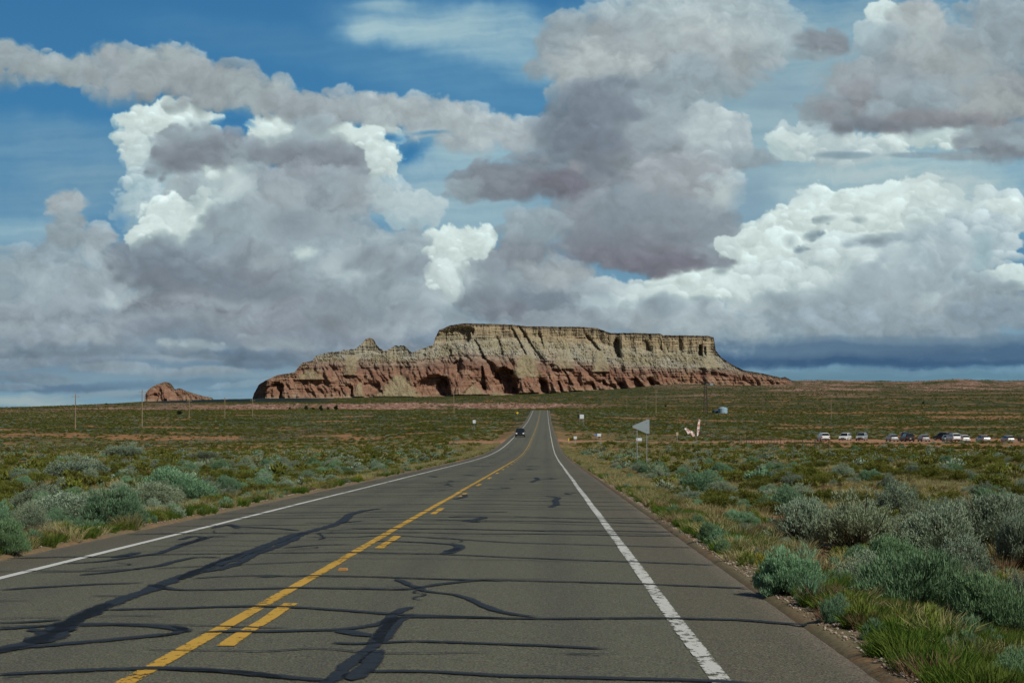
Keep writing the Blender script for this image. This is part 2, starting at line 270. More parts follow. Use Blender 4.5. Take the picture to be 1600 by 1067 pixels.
 (600, 300, 46, 44, 0, (196, 212, 218), 'h', .7), (650, 330, 60, 34, 0, (190, 206, 214), 'h', .6), (665, 260, 60, 20, 0, (150, 182, 202), 'h', .5), (1230, 130, 60, 34, 0, (140, 166, 186), 'h', .5), (1200, 160, 50, 30, 0, (136, 162, 182), 'h', .6), (1170, 315, 40, 50, 0, (134, 162, 182), 'h', .7), (1530, 400, 26, 50, 0, (150, 178, 190), 'h', .6), (1330, 270, 120, 20, 0, (190, 206, 212), 'h', .5), (1480, 290, 120, 30, 0, (184, 202, 208), 'h', .6),
 (980, 540, 300, 22, 0, (140, 154, 168), 'g', .7), (700, 560, 200, 22, 0, (130, 144, 160), 'g', .7), (1080, 500, 130, 26, 0, (166, 178, 186), 'g', .8), (560, 480, 120, 26, 0, (140, 150, 160), 'g', .8), (1380, 500, 200, 26, 0, (152, 166, 178), 'g', .8), (1560, 490, 100, 26, 0, (140, 156, 170), 'g', .9),
 (640, 236, 46, 24, -8, (60, 122, 172), 'h', .95), (612, 214, 26, 12, 0, (58, 120, 172), 'h', .9), (670, 205, 40, 5, 0, (70, 132, 178), 'h', .7), (360, 190, 44, 8, 8, (62, 122, 172), 'h', .9), (184, 345, 14, 18, 0, (96, 144, 182), 'h', .8), (430, 200, 24, 8, 0, WH, 'h', .7), (80, 560, 120, 10, 0, (136, 150, 166), 'h', .6), (250, 562, 80, 7, 0, (156, 168, 178), 'h', .6), (450, 535, 60, 16, 0, (160, 172, 180), 'h', .6), (130, 530, 60, 14, 0, (170, 180, 188), 'h', .6), (560, 545, 70, 12, 0, (150, 162, 174), 'h', .5), (870, 285, 80, 22, 0, (118, 118, 130), 'g', .8), (960, 398, 70, 22, 4, (122, 124, 136), 'g', .8), (1050, 408, 80, 20, 0, (118, 117, 130), 'g', .9), (1120, 402, 34, 22, 0, (136, 143, 154), 'g', .9), (1380, 196, 80, 16, 0, (122, 127, 138), 'g', .8), (1480, 188, 110, 14, 0, (132, 136, 144), 'g', .8), (780, 300, 50, 18, 0, (126, 131, 142), 'g', .8),
 (450, 300, 60, 26, 0, (172, 184, 192), 'h', .7), (400, 350, 50, 40, 0, (168, 182, 192), 'h', .6), (330, 380, 60, 26, 0, (160, 174, 186), 'h', .6), (500, 350, 70, 34, 0, (164, 176, 186), 'h', .6), (610, 410, 50, 26, 0, (184, 198, 206), 'h', .7), (540, 430, 40, 20, 0, (190, 204, 210), 'h', .6), (420, 400, 46, 18, 0, (174, 186, 194), 'h', .6), (250, 340, 60, 40, 0, (208, 224, 226), 'h', .5), (60, 440, 60, 30, 0, (176, 190, 200), 'h', .6), (150, 400, 40, 30, 0, (186, 200, 208), 'h', .6), (350, 470, 120, 14, 0, (170, 182, 190), 'h', .5), (200, 460, 60, 20, 0, (186, 200, 208), 'h', .6), (720, 420, 40, 40, 0, (212, 226, 228), 'h', .7), (650, 460, 60, 20, 0, (180, 192, 200), 'h', .6), (1180, 440, 90, 24, 0, (206, 222, 226), 'h', .6), (1010, 455, 70, 16, 0, (204, 220, 224), 'h', .7), (930, 470, 50, 14, 0, (196, 212, 218), 'h', .6), (1140, 480, 80, 16, 0, (190, 204, 212), 'h', .6), (1240, 300, 60, 20, 0, (176, 198, 208), 'h', .5),
 (520, 552, 130, 13, 0, (122, 136, 152), 'g', .9), (380, 556, 120, 11, 0, (106, 124, 144), 'g', .8), (250, 550, 110, 10, 0, (126, 140, 154), 'g', .8), (100, 548, 110, 13, 0, (120, 135, 150), 'g', .9), (20, 568, 60, 12, 0, (134, 148, 162), 'g', .8), (160, 572, 60, 8, 0, (140, 154, 166), 'g', .8), (330, 578, 80, 7, 0, (150, 164, 174), 'g', .7), (80, 596, 50, 7, 0, (128, 146, 162), 'g', .7), (600, 545, 90, 14, 0, (138, 150, 164), 'g', .9),
 (896, 190, 58, 56, 0, (118, 129, 142), 'g', .85), (955, 160, 60, 46, 0, (122, 132, 146), 'g', .8), (930, 225, 60, 50, 0, (116, 125, 139), 'g', .8), (1000, 330, 100, 40, 0, (134, 146, 158), 'g', .7), (985, 100, 40, 30, 0, (186, 194, 198), 'g', .8), (915, 78, 34, 34, 0, (184, 192, 197), 'g', .8), (1080, 40, 60, 30, 0, (188, 197, 202), 'g', .7), (1160, 60, 50, 30, 0, (184, 194, 199), 'g', .7),
 (600, 243, 36, 30, 0, WH, 'w', 1), (576, 210, 30, 20, 0, WH, 'w', .9), (222, 180, 46, 26, 0, WH, 'w', .9), (205, 225, 26, 30, 0, (198, 216, 220), 'w', .8), (350, 285, 40, 30, 0, (196, 210, 216), 'h', .6), (704, 396, 42, 34, 0, WH, 'w', 1), (742, 388, 26, 26, 0, WH, 'w', 1), (690, 436, 30, 26, 0, (206, 222, 224), 'w', .9), (1140, 385, 26, 20, 0, WH, 'w', .9), (1172, 372, 24, 16, 0, WH, 'w', .9), (1250, 345, 30, 20, 0, WH, 'w', .9), (1450, 305, 36, 18, 0, WH, 'w', .9), (1570, 318, 30, 16, 0, WH, 'w', .9),
 (320, 425, 70, 26, 0, DG, 'g', .8), (455, 345, 54, 34, 0, (136, 148, 160), 'g', .75), (570, 405, 56, 24, 0, (140, 150, 161), 'g', .8), (215, 408, 50, 26, 0, DG, 'g', .8), (400, 455, 90, 20, 0, DG, 'g', .7), (500, 470, 70, 18, 0, (136, 145, 157), 'g', .7), (330, 330, 20, 26, 0, (138, 150, 162), 'g', .7), (640, 420, 44, 20, 0, (138, 148, 160), 'g', .8), (760, 465, 60, 26, 0, (130, 139, 151), 'g', .8), (1040, 478, 40, 24, 0, (140, 153, 164), 'g', .8), (1220, 470, 40, 22, 0, (150, 164, 174), 'g', .7), (1390, 450, 60, 26, 0, (160, 174, 183), 'g', .7), (1480, 400, 60, 34, 0, (176, 190, 198), 'g', .7),
]
BANDS = [ # flat far layers along the horizon
 (300, 568, 330, 11, 1, (98, 122, 146), .8), (60, 578, 220, 9, 0, (104, 126, 148), .6), (420, 552, 180, 8, -2, (98, 122, 148), .7), (150, 560, 160, 7, 0, (112, 132, 154), .8), (560, 560, 120, 10, 0, (110, 132, 154), .7),
 (230, 588, 300, 8, 0, (120, 146, 164), .8), (420, 585, 140, 10, -5, (124, 150, 168), .8), (200, 602, 230, 7, -2, (98, 124, 148), .8), (90, 608, 150, 8, 3, (92, 116, 142), .85), (360, 607, 120, 7, 0, (112, 140, 162), .8), (30, 628, 75, 8, 2, (162, 178, 184), .95), (70, 622, 40, 5, 4, (150, 168, 178), .7), (180, 615, 70, 5, -3, (140, 160, 172), .8),
 (1400, 542, 340, 12, 0, (86, 112, 140), .95), (1300, 558, 320, 10, -1, (74, 102, 134), .95), (1400, 568, 380, 9, 0, (62, 92, 126), .95), (1560, 555, 120, 12, 0, (78, 106, 136), .9), (1250, 548, 160, 10, 0, (94, 120, 146), .8), (1440, 530, 260, 7, 0, (112, 134, 154), .7),
 (1400, 590, 420, 9, 0, (98, 132, 154), .8), (1250, 586, 110, 5, 0, (108, 140, 160), .7), (1380, 580, 120, 3, 0, (104, 134, 156), .6),
]
def sky_colour(px, py):
    """sky radiance (display sRGB 0..255) for directions given on the tangent plane"""
    X = px.astype(np.float64); Y = py.astype(np.float64)
    # clear air
    t = np.clip((Y + 250) / 900, 0, 1)[..., None]
    top = np.array([50., 106., 160.]); mid = np.array([68., 128., 176.]); low = np.array([128., 158., 176.])
    C = np.where(t < .5, lerp(top, mid, t / .5), lerp(mid, low, np.clip((t - .5) / .5, 0, 1) ** 1.3))
    # fractal fields shared by all the clouds
    wx = 30 * fbm2(X / 150, Y / 150, 11, 3) + 15 * fbm2(X / 44, Y / 44, 21, 3) + 4.5 * fbm2(X / 13, Y / 13, 31, 3, .6)
    wy = 26 * fbm2(X / 150, Y / 150, 41, 3) + 12 * fbm2(X / 44, Y / 44, 51, 3) + 4.0 * fbm2(X / 13, Y / 13, 61, 3, .6)
    bil = fbm2((X + .6 * wx) / 46, (Y + .6 * wy) / 38, 71, 6, .56, True)
    fine = fbm2((X + wx) / 30, (Y + wy) / 24, 171, 6, .72)
    soft = fbm2(X / 90, Y / 60, 81, 5, .55)
    st = fbm2((X + 2 * wx) / 230, (Y + .4 * wy + X * .06) / 17, 91, 5, .55)
    def band(left):
        for (cx, cy, rx, ry, ang, col, op) in [q for q in BANDS if (q[0] < 700) == left]:
            m = (np.abs(X - cx) < rx * 1.6) & (np.abs(Y - cy) < ry * 3 + 30)
            if not m.any(): continue
            x = X[m]; y = Y[m]
            a = math.radians(ang)
            dx = x - cx; dy = y + .34 * wy[m] + 6 * st[m] - cy - dx * math.tan(a)
            r = np.sqrt((dx / rx) ** 2 + (dy / ry) ** 2)
            al = sstep(1.5, .3, r + .3 * fine[m] + .25 * bil[m]) * op
            C[m] = C[m] * (1 - al[:, None]) + np.array(col, float) * (1 + .05 * st[m])[:, None] * al[:, None]
    band(True)
    rng = np.random.RandomState(7)
    cov = np.zeros(X.shape)
    puffs = []
    for (cx, cy, rx, ry, ang, col, kind, op) in CLOUDS:
        puffs.append((cx, cy, rx, ry, ang, col, kind, op, 0))
        if kind in 'wg' and op > .75:
            n = int(np.clip(rx * ry / (150 if kind == 'w' else 190), 3, 34)); sub = []
            for i in range(n):
                q = rng.uniform(0, 2 * math.pi); rr = math.sqrt(rng.uniform(0, .85)) ; s = rng.uniform(.12, .40) * math.sqrt(rx * ry) * (1.15 if kind == 'g' else .9)
                xx = cx + math.cos(q) * rr * rx; yy = cy + math.sin(q) * rr * ry + .3 * s
                g = rng.uniform(-1, 1) * (.055 if kind == 'w' else .065) - .06 * math.sin(q) * rr
                sub.append((xx, yy, s * rng.uniform(1, 1.4), s * rng.uniform(.7, 1), 0, tuple(np.array(col) * (1 + g)), kind, op * (.85 if kind == 'w' else .75), 1))
            sub.sort(key=lambda p: p[1]); puffs += sub
    for (cx, cy, rx, ry, ang, col, kind, op, sub) in puffs:
        hx = rx * 1.7 + 40; hy = ry * 1.7 + 40 + abs(math.sin(math.radians(ang))) * rx
        i0 = np.searchsorted(Y[:, 0], [cy - hy, cy + hy]); j0 = np.searchsorted(X[0], [cx - hx, cx + hx])
        if i0[0] == i0[1] or j0[0] == j0[1]: continue
        m = (slice(i0[0], i0[1]), slice(j0[0], j0[1]))
        x = X[m]; y = Y[m]
        k = {'w': .8, 'g': .9, 's': .35, 'v': .8, 'h': 1.1}[kind] * min(1, (min(rx, ry) + 12) / 50)
        dx = x + wx[m] * k - cx; dy = y + wy[m] * k - cy
        a = math.radians(ang); ca, sa = math.cos(a), math.sin(a)
        u = (dx * ca + dy * sa) / rx; v = (-dx * sa + dy * ca) / ry
        r = np.sqrt(u * u + v * v)
        col = np.array(col, dtype=np.float64)
        if kind == 'v':
            al = sstep(1.25, .25, r) * op * np.clip(.80 + .32 * st[m] + .30 * soft[m] + .12 * fine[m], 0, 1)
            c = col * (1 + .05 * st[m])[..., None]
        elif kind == 'h':
            al = sstep(1.15, .1, r - .35 * fine[m] - .15 * bil[m]) * op
            c = col * (1 + .03 * bil[m] + .05 * fine[m])[..., None]
        else:
            b = bil[m]; f = fine[m]
            D = 1 - r + {'w': .26, 'g': .20, 's': .15}[kind] * b + {'w': .12, 'g': .22, 's': .1}[kind] * f
            w = {'w': .13, 'g': .22 if sub else .38, 's': .5}[kind]
            hard = sstep(0, w, D); wide = sstep(0, .95, D)
            if sub: hard = hard * sstep(.9, -.5, v)
            cv = cov[m]
            al = lerp(hard, wide if kind != 'w' else hard * .8, cv * (.72 if kind == 'g' else .4)) * op
            cov[m] = np.maximum(cv, hard * op) if kind != 's' else cv
            vert = {'w': .075, 'g': .06, 's': 0}[kind] * np.clip(.5 * u - v, -1.2, 1.2) * (1.6 if sub else .9)
            rim = {'w': .05, 'g': .10, 's': 0}[kind] * (.35 - np.clip(D, 0, .7)) * (1 - cv)
            sh = .05 * b + .11 * f + {'w': .02, 'g': .07, 's': 0}[kind] * soft[m]
            c = col * (1 + sh + vert + rim)[..., None]
        C[m] = C[m] * (1 - al[..., None]) + c * al[..., None]
    band(False)
    lum = C.mean(-1, keepdims=True)
    C = C * np.array([.968, .985, .972]) * (1 - .02 * sstep(140, 200, lum)); C = lerp(C, C * .35 + .65 * np.array([.965, 1.01, 1.0]) * lum, .6 * sstep(185, 215, lum))
    return np.clip(C, 0, 250)
# ---------------------------------------------------------------- the sky dome (sector in view; the rest of the sky is the world)
import time; _T0 = time.time()
def build_sky():
    az = np.concatenate([np.linspace(-62, -19, 90)[:-1], np.linspace(-19, 17, 1500), np.linspace(17, 60, 90)[1:]])
    el_ = np.concatenate([np.linspace(-1.2, 13.6, 610), np.linspace(13.6, 34, 60)[1:]])
    A, E_ = np.meshgrid(az, el_); ar = np.radians(A); er = np.radians(E_)
    px = 852 + 2800 * np.tan(ar); py = 640 - 2800 * np.tan(er) / np.cos(ar) 
    # the far sides of the dome repeat the pattern of the middle, mirrored, so that clouds stand there too
    pxm = np.where(px < 0, -px * .8, px); pxm = np.where(px > 1600, 1600 - (px - 1600) * .6, pxm)
    pxm = np.clip(pxm, -200, 1800)
    gx, gy = np.meshgrid(np.arange(-202, 1803, 1.5), np.concatenate([np.arange(-1300, -130, 6.0), np.arange(-130, 668, 1.5)]))
    G = sky_colour(gx, gy)
    j = np.clip((pxm + 202) / 1.5, 0, G.shape[1] - 1.001); i = np.interp(py, gy[:, 0], np.arange(G.shape[0])); i = np.clip(i, 0, G.shape[0] - 1.001)
    i0 = i.astype(int); j0 = j.astype(int); fi = (i - i0)[..., None]; fj = (j - j0)[..., None]
    C = (G[i0, j0] * (1 - fj) + G[i0, j0 + 1] * fj) * (1 - fi) + (G[i0 + 1, j0] * (1 - fj) + G[i0 + 1, j0 + 1] * fj) * fi
    C = srgb2lin(C) / 2 ** EXPO
    RAD = 40000.0
    V = np.stack([EYE[0] + RAD * np.sin(ar) * np.cos(er), RAD * np.cos(ar) * np.cos(er), EYE[2] + RAD * np.sin(er)], -1).reshape(-1, 3)
    k = NT('cloudy_sky'); em = k.n('Emission'); k.l(k.attr('radiance').outputs['Color'], em.inputs[0]); em.inputs[1].default_value = 1
    k.done(em.outputs[0]); k.m.cycles.emission_sampling = 'NONE'
    me = np_mesh('sky', V, grid_faces(*A.shape)[:, ::-1], k.m, {'radiance': C.reshape(-1, 3)}, smooth=True)
    o = link('sky', me); tag(o, kind='structure')
build_sky(); print("T sky", time.time() - _T0)
# ---------------------------------------------------------------- heights
_ry = np.array([-400, -20, 0, 66, 133, 162, 203, 253, 300, 362, 434, 520, 635, 780, 870, 930, 1000, 1100, 1400.])
_rz = np.array([7.4, .37, 0, -1.22, -2.45, -2.97, -3.58, -3.98, -4.02, -3.9, -3.68, -3.35, -2.72, -.85, .55, 1.28, 1.2, .2, -1.5])
_yy = np.arange(-400, 1401, 4.0); _zz = np.interp(_yy, _ry, _rz)
_k = np.exp(-.5 * (np.arange(-10, 11) / 4.0) ** 2); _k /= _k.sum()
_zs = np.convolve(np.pad(_zz, 10, mode='reflect', reflect_type='odd'), _k, 'valid')
def road_z(y): return np.interp(y, _yy, _zs)
ROWS = [ # distance, (column, line) pairs on the tangent plane
 (60,   [(0, 746), (1600, 746)]),
 (120,  [(-600, 731), (600, 730), (852, 727), (1000, 728), (1600, 729)]),
 (200,  [(-600, 716), (0, 716), (600, 715), (852, 711), (1000, 713), (1600, 714)]),
 (300,  [(-600, 707), (0, 707), (600, 702), (852, 691), (1000, 697), (1300, 698), (1600, 699)]),
 (370,  [(-600, 700), (0, 700), (600, 694), (852, 681), (1000, 689), (1300, 690.5), (1600, 690.5)]),
 (450,  [(-600, 692), (0, 692), (300, 693), (600, 686), (852, 672), (1000, 680), (1300, 683), (1600, 683)]),
 (520,  [(-600, 680), (0, 680), (300, 681), (600, 676), (852, 667), (1000, 673), (1300, 677), (1600, 677)]),
 (600,  [(-600, 669), (0, 669), (600, 668), (852, 661), (1000, 667), (1300, 671), (1600, 671)]),
 (750,  [(-600, 659), (0, 659), (600, 656), (852, 651), (1000, 657), (1300, 662), (1600, 662)]),
 (920,  [(-600, 651), (0, 651), (600, 645), (852, 641), (1000, 647), (1300, 655), (1600, 655)]),
 (1100, [(-600, 648), (0, 648), (600, 642.5), (852, 641), (1000, 643), (1300, 649), (1600, 650)]),
 (1500, [(-600, 645), (0, 645), (600, 641.5), (852, 641), (1000, 639.5), (1300, 642), (1600, 643)]),
 (2000, [(-600, 642), (0, 641), (300, 639.5), (600, 640), (800, 639), (1000, 636), (1300, 635), (1600, 635)]),
 (2120, [(-600, 641), (0, 640), (300, 635), (420, 634), (600, 632.5), (800, 632), (900, 634), (1000, 634), (1300, 632), (1600, 631)]),
 (2600, [(-600, 639), (0, 638), (110, 636), (220, 631), (330, 630), (600, 629), (852, 628.5), (1000, 629), (1300, 625), (1600, 623)]),
 (3300, [(-600, 638.5), (0, 637.2), (78, 635.3), (110, 634), (157, 632), (195, 629.8), (225, 628.4), (330, 627), (600, 625), (852, 621), (1000, 619), (1150, 617), (1300, 616), (1600, 614)]),
 (4300, [(-600, 640), (0, 639), (195, 631), (225, 628), (330, 624.5), (380, 623.3), (600, 622), (760, 618.8), (865, 615.4), (930, 611), (985, 609.2), (1030, 602.6), (1075, 600.2), (1150, 604), (1210, 603.5), (1250, 604), (1300, 608), (1450, 610), (1600, 609)]),
 (5000, [(-600, 641), (0, 640), (225, 628), (330, 625), (380, 624), (600, 621), (760, 618), (865, 614), (930, 610), (1030, 600), (1150, 602), (1250, 601), (1300, 603), (1450, 606), (1600, 605)]),
 (6200, [(-600, 641), (0, 640), (225, 630), (600, 622), (865, 614), (1075, 602), (1200, 598), (1253, 594.5), (1285, 594.3), (1330, 595.8), (1357, 595), (1411, 597), (1465, 594.2), (1487, 593.5), (1600, 595.5), (2400, 598)]),
 (9000, [(-600, 641), (0, 640), (225, 632), (600, 626), (1075, 606), (1600, 600), (2400, 602)]),
 (38000, [(-600, 640.3), (0, 640), (600, 636), (1600, 630), (2400, 630)]),
]
_cols = np.arange(-1800, 4400, 10.0)
_rd = np.log(np.array([r[0] for r in ROWS], float))
_tab = []
for d, pr in ROWS:
    c, l = zip(*pr); v = np.interp(_cols, c, l); k_ = np.exp(-.5 * (np.arange(-6, 7) / (2.2 if d < 4000 else 1.0)) ** 2); k_ /= k_.sum()
    _tab.append(np.convolve(np.pad(v, 6, mode='edge'), k_, 'valid'))
_tab = np.array(_tab)
def polar(x, y):
    r = np.hypot(x - EYE[0], y); a = np.arctan2(x - EYE[0], y); ac = np.clip(a, -.75, .75)
    return r, 852 + 2800 * np.tan(ac), ac
def ground(x, y, detail=True):
    x = np.asarray(x, float); y = np.asarray(y, float)
    r, col, ac = polar(x, y); rr = np.maximum(r, 60)
    lr = np.log(rr); i = np.clip(np.searchsorted(_rd, lr) - 1, 0, len(_rd) - 2)
    t = np.clip((lr - _rd[i]) / (_rd[i + 1] - _rd[i]), 0, 1)
    cj = np.clip((col - _cols[0]) / 10.0, 0, len(_cols) - 2); j = cj.astype(int); s = cj - j
    v = (_tab[i, j] * (1 - s) + _tab[i, j + 1] * s) * (1 - t) + (_tab[i + 1, j] * (1 - s) + _tab[i + 1, j + 1] * s) * t
    z = EYE[2] - (v - 640) / 2800 * rr * np.cos(ac)
    near = road_z(np.clip(y, -390, 300)) - .38
    z = lerp(near, z, sstep(40, 115, r))
    if detail:
        far = sstep(700, 2200, r)
        und = fbm2(x / 26, y / 26, 3, 4) * .55 * sstep(9, 40, np.abs(x)) * sstep(15, 90, r) + fbm2(x / 5.5, y / 5.5, 5, 3) * .13 * sstep(5.2, 9, np.abs(x)) \
            + far * (fbm2(x / 210, y / 210, 7, 6, .6) * 5.5 * (.35 + .9 * sstep(2600, 6000, r)) * (1 - .8 * sstep(7000, 9000, r)))
        # broken red ledge, and low rock benches below the far skyline
        led = sstep(1950, 2050, r) * (1 - sstep(2250, 2500, r)) * sstep(200, 480, col) * (1 - sstep(880, 1100, col))
        und = und + led * (3.2 * fbm2(x / 30, y / 40, 8, 5, .65) + 2.0 * fbm2(x / 9, y / 14, 9, 3, .6, True))
        hil = sstep(3600, 4600, r) * (1 - sstep(6400, 8000, r)) * sstep(1080, 1260, col)
        und = und + hil * (4.2 * fbm2(x / 130, y / 180, 18, 5, .6, True) + 1.6 * fbm2(x / 34, y / 50, 19, 4, .6, True))
        z = z + und
    w_ = (1 - sstep(7, 26, np.abs(x))) * (1 - sstep(980, 1250, y))
    z = lerp(z, road_z(y) - .36 + fbm2(x / 3, y / 3, 6, 3) * .06, w_ * sstep(-1e9, -390, y))
    e = sstep(7.2, 4.9, np.abs(x)) * (1 - sstep(960, 1050, y))
    z = lerp(z, road_z(y) - .03, e)
    z = z - .16 * (sstep(4.8, 4.5, np.abs(x)) * (1 - sstep(980, 1050, y)))
    return z
def dirt(x, y):
    """1 where the ground is bare dirt track or car park"""
    n = fbm2(x / 14, y / 14, 33, 3) * 3.0
    c = np.interp(x, [4, 12, 30, 60, 110, 200], [318, 330, 350, 372, 382, 386])
    hw = np.interp(x, [4, 10, 20, 40, 60, 110, 200], [16, 11, 8, 10, 27, 32, 32])
    a = sstep(1.5, -1.5, np.abs(y - c) - hw + n) * (x > 4)
    c2 = np.interp(-x, [4, 10, 40], [312, 322, 332]); h2 = np.interp(-x, [4, 9, 20, 26], [17, 10, 7, 0])
    b = sstep(1.5, -1.5, np.abs(y - c2) - h2 + n) * (x < -4) * (x > -26)
    return np.clip(a + b, 0, 1)
def barren(x, y):
    """1 where bare orange sand shows between the scrub"""
    r, col, _ = polar(x, y)
    p = fbm2(x / 34, y / 34, 44, 4) 
    b = sstep(.13, .30, p) * .95 * sstep(60, 160, r); b = np.maximum(b, sstep(.10, .25, fbm2(x / 8, y / 12, 45, 4)) * .9 * sstep(7, 10, np.abs(x)) * sstep(150, 90, r))
    def spot(c0, c1, r0, r1, k):
        q = sstep(c0 - 40, c0 + 20, col) * sstep(c1 + 40, c1 - 20, col) * sstep(r0 - 12, r0 + 8, r) * sstep(r1 + 14, r1 - 8, r)
        return sstep(.35, .6, q * k + fbm2(x / 12, y / 22, 55, 4) * .5)
    b = np.maximum(b, spot(170, 370, 478, 515, 1.0)); b = np.maximum(b, spot(0, 180, 500, 540, .62)); b = np.maximum(b, spot(90, 150, 620, 660, .8))
    b = np.maximum(b, spot(1180, 1620, 286, 345, .74)); b = np.maximum(b, spot(1230, 1700, 640, 680, .55)); b = np.maximum(b, spot(1450, 1700, 950, 1100, .7)); b = np.maximum(b, spot(1100, 1700, 1250, 1420, .62))
    b = np.maximum(b, spot(1060, 1180, 760, 800, .8)); b = np.maximum(b, spot(-100, 70, 110, 175, .7)); b = np.maximum(b, spot(400, 760, 560, 600, .4))
    return np.clip(b * (.55 + .9 * sstep(-.25, .15, fbm2(x / 7, y / 11, 56, 3))), 0, 1)
def build_ground():
    fine = np.linspace(-20.5, 18.5, 1060); 
    ang = np.concatenate([np.arange(-180, -60, 6.0), np.arange(-60, -20.5, 1.5), fine, np.arange(20, 60, 1.5), np.arange(60, 180, 6.0)])
    rad = np.concatenate([[1.5, 3, 5, 7], np.exp(np.linspace(math.log(9), math.log(1950), 400)), np.linspace(1956, 2260, 36), np.exp(np.linspace(math.log(2300), math.log(9000), 150)), [11000, 14000, 19000, 27000, 38000]])
    A, D = np.meshgrid(np.radians(ang), rad)
    x = EYE[0] + D * np.sin(A); y = D * np.cos(A); z = ground(x, y)
    V = np.stack([x, y, z], -1).reshape(-1, 3)
    V = np.vstack([V, [[EYE[0], 0, float(ground(EYE[0], 0))]]]); n = len(V) - 1; nc = len(ang)
    F4 = grid_faces(len(rad), nc, True); tri = np.stack([np.full(nc, n), (np.arange(nc) + 1) % nc, np.arange(nc)], -1)
    X, Y = V[:, 0].astype(float), V[:, 1].astype(float)
    r, col, _ = polar(X, Y)
    di = dirt(X, Y); ba = barren(X, Y)
    rock = np.clip(sstep(1960, 2030, r) * (1 - sstep(2230, 2450, r)) * sstep(60, 440, col) * (1 - sstep(850, 1000, col)), 0, 1)
    rock = rock * sstep(-.45, .05, fbm2(X / 60, Y / 60, 66, 4))
    fr = sstep(3500, 4300, r) * (1 - sstep(6600, 7500, r)) * sstep(1180, 1290, col) * sstep(-.10, .22, fbm2(X / 130, Y / 330, 67, 6, .68) + .02)
    fr2 = sstep(2400, 3300, r) * sstep(940, 1120, col) * sstep(.0, .3, fbm2(X / 200, Y / 150, 68, 5, .6))
    fl = sstep(1500, 1700, r) * (1 - sstep(3000, 3300, r)) * sstep(480, 330, col) * sstep(-.05, .3, fbm2(X / 120, Y / 120, 69, 5, .6))
    shade_strip = sstep(2850, 2950, r + 200 * sstep(330, 420, col)) * (1 - sstep(4500, 4700, r)) * sstep(215, 260, col) * (1 - sstep(470, 560, col))  # strip of cloud shade at the mesa's left foot, painted into the ground
    k = NT('desert_ground'); P = k.pos(); S = k.sep(P)
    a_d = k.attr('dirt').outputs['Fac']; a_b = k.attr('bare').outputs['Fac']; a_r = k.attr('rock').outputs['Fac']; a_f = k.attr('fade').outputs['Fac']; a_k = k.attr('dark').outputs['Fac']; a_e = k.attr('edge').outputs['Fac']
    n1 = k.noise(P, .35, 6, .6); n2 = k.noise(P, 6, 5, .65); n3 = k.noise(P, .045, 5, .6); n4 = k.noise(P, 38, 3, .6)
    sand = k.mix(n1, (.40, .165, .065), (.32, .175, .085)); sand = k.mix(k.ramp(n2, (.35, 0), (.7, 1)), sand, (.20, .125, .07))
    litter = k.mix(k.ramp(n2, (.4, 0), (.62, 1)), (.15, .115, .055), (.24, .19, .10))
    near = k.mix(k.ramp(n1, (.42, 0), (.58, 1)), litter, sand)
    near = k.mix(k.math('MULTIPLY', k.ramp(n4, (.5, 0), (.62, 1)), .5), near, (.085, .06, .035))
    gravel = k.mix(k.ramp(n4, (.42, 0), (.6, 1)), (.085, .072, .042), (.19, .165, .115))
    near = k.mix(k.math('MULTIPLY', a_e, k.ramp(n2, (.3, .4), (.6, 1))), near, gravel)
    green = k.mix(k.ramp(n3, (.4, 0), (.6, 1)), (.046, .060, .018), (.080, .088, .030)); green = k.mix(k.ramp(n1, (.55, 0), (.72, 1)), green, (.13, .12, .045))
    mid = k.mix(k.math('MULTIPLY', k.ramp(n3, (.48, 0), (.62, 1)), .6), green, sand)
    c = k.mix(a_f, near, green)
    fn = k.noise(k.pos((1, .45, 1)), .028, 6, .68); c = k.mix(k.math('MULTIPLY', a_f, k.ramp(fn, (.50, 0), (.66, .6))), c, (.18, .12, .07)); c = k.mix(k.math('MULTIPLY', a_f, k.ramp(k.noise(k.pos((1, .6, 1)), .16, 4, .7), (.45, .75), (.54, 0))), c, (.022, .030, .014))
    c = k.mix(a_b, c, sand)
    c = k.mix(a_d, c, k.mix(n1, (.36, .18, .10), (.29, .165, .11)))
    rn = k.noise(k.pos((1, 1, 5)), .09, 6, .68)
    rn = k.math('ADD', k.math('MULTIPLY', rn, .6), k.math('MULTIPLY', k.noise(k.pos((1, .5, 4)), .35, 4, .7), .4)); rockc = k.ramp(rn, (.38, (.06, .045, .03)), (.45, (.20, .10, .075)), (.53, (.33, .185, .14)), (.58, (.42, .32, .26)), (.64, (.09, .085, .045)))
    c = k.mix(a_r, c, rockc)
    c = k.mix(a_k, c, (.016, .024, .022))  # the painted shade strip darkens the ground colour here
    far_sc = k.ramp(k.math('MULTIPLY', a_r, 1.0), (0, 0), (1, 1))
    nb = k.bump(n2, .35, .03); nb = k.bump(k.noise(P, .12, 7, .7), .9, 2.2, nb); nb.node.inputs['Strength'].is_linked or k.l(k.math('MULTIPLY', a_f, .9), nb.node.inputs['Strength'])
    k.done(k.bsdf(c, .95, 0, .1, nb))
    me = np_mesh('ground', V, [F4[:, ::-1], tri[:, ::-1]], k.m, {'dirt': di, 'bare': np.clip(ba, 0, 1) * (1 - sstep(2500, 4500, r)), 'rock': np.clip(rock + fr * .9 + fr2 * .75 + fl * .8, 0, 1), 'fade': sstep(260, 620, r), 'dark': shade_strip, 'edge': sstep(5.7, 4.95, np.abs(X)) * (r < 300) * .8}, smooth=True)
    tag(link('ground', me), kind='structure')
build_ground(); print("T ground", time.time() - _T0)
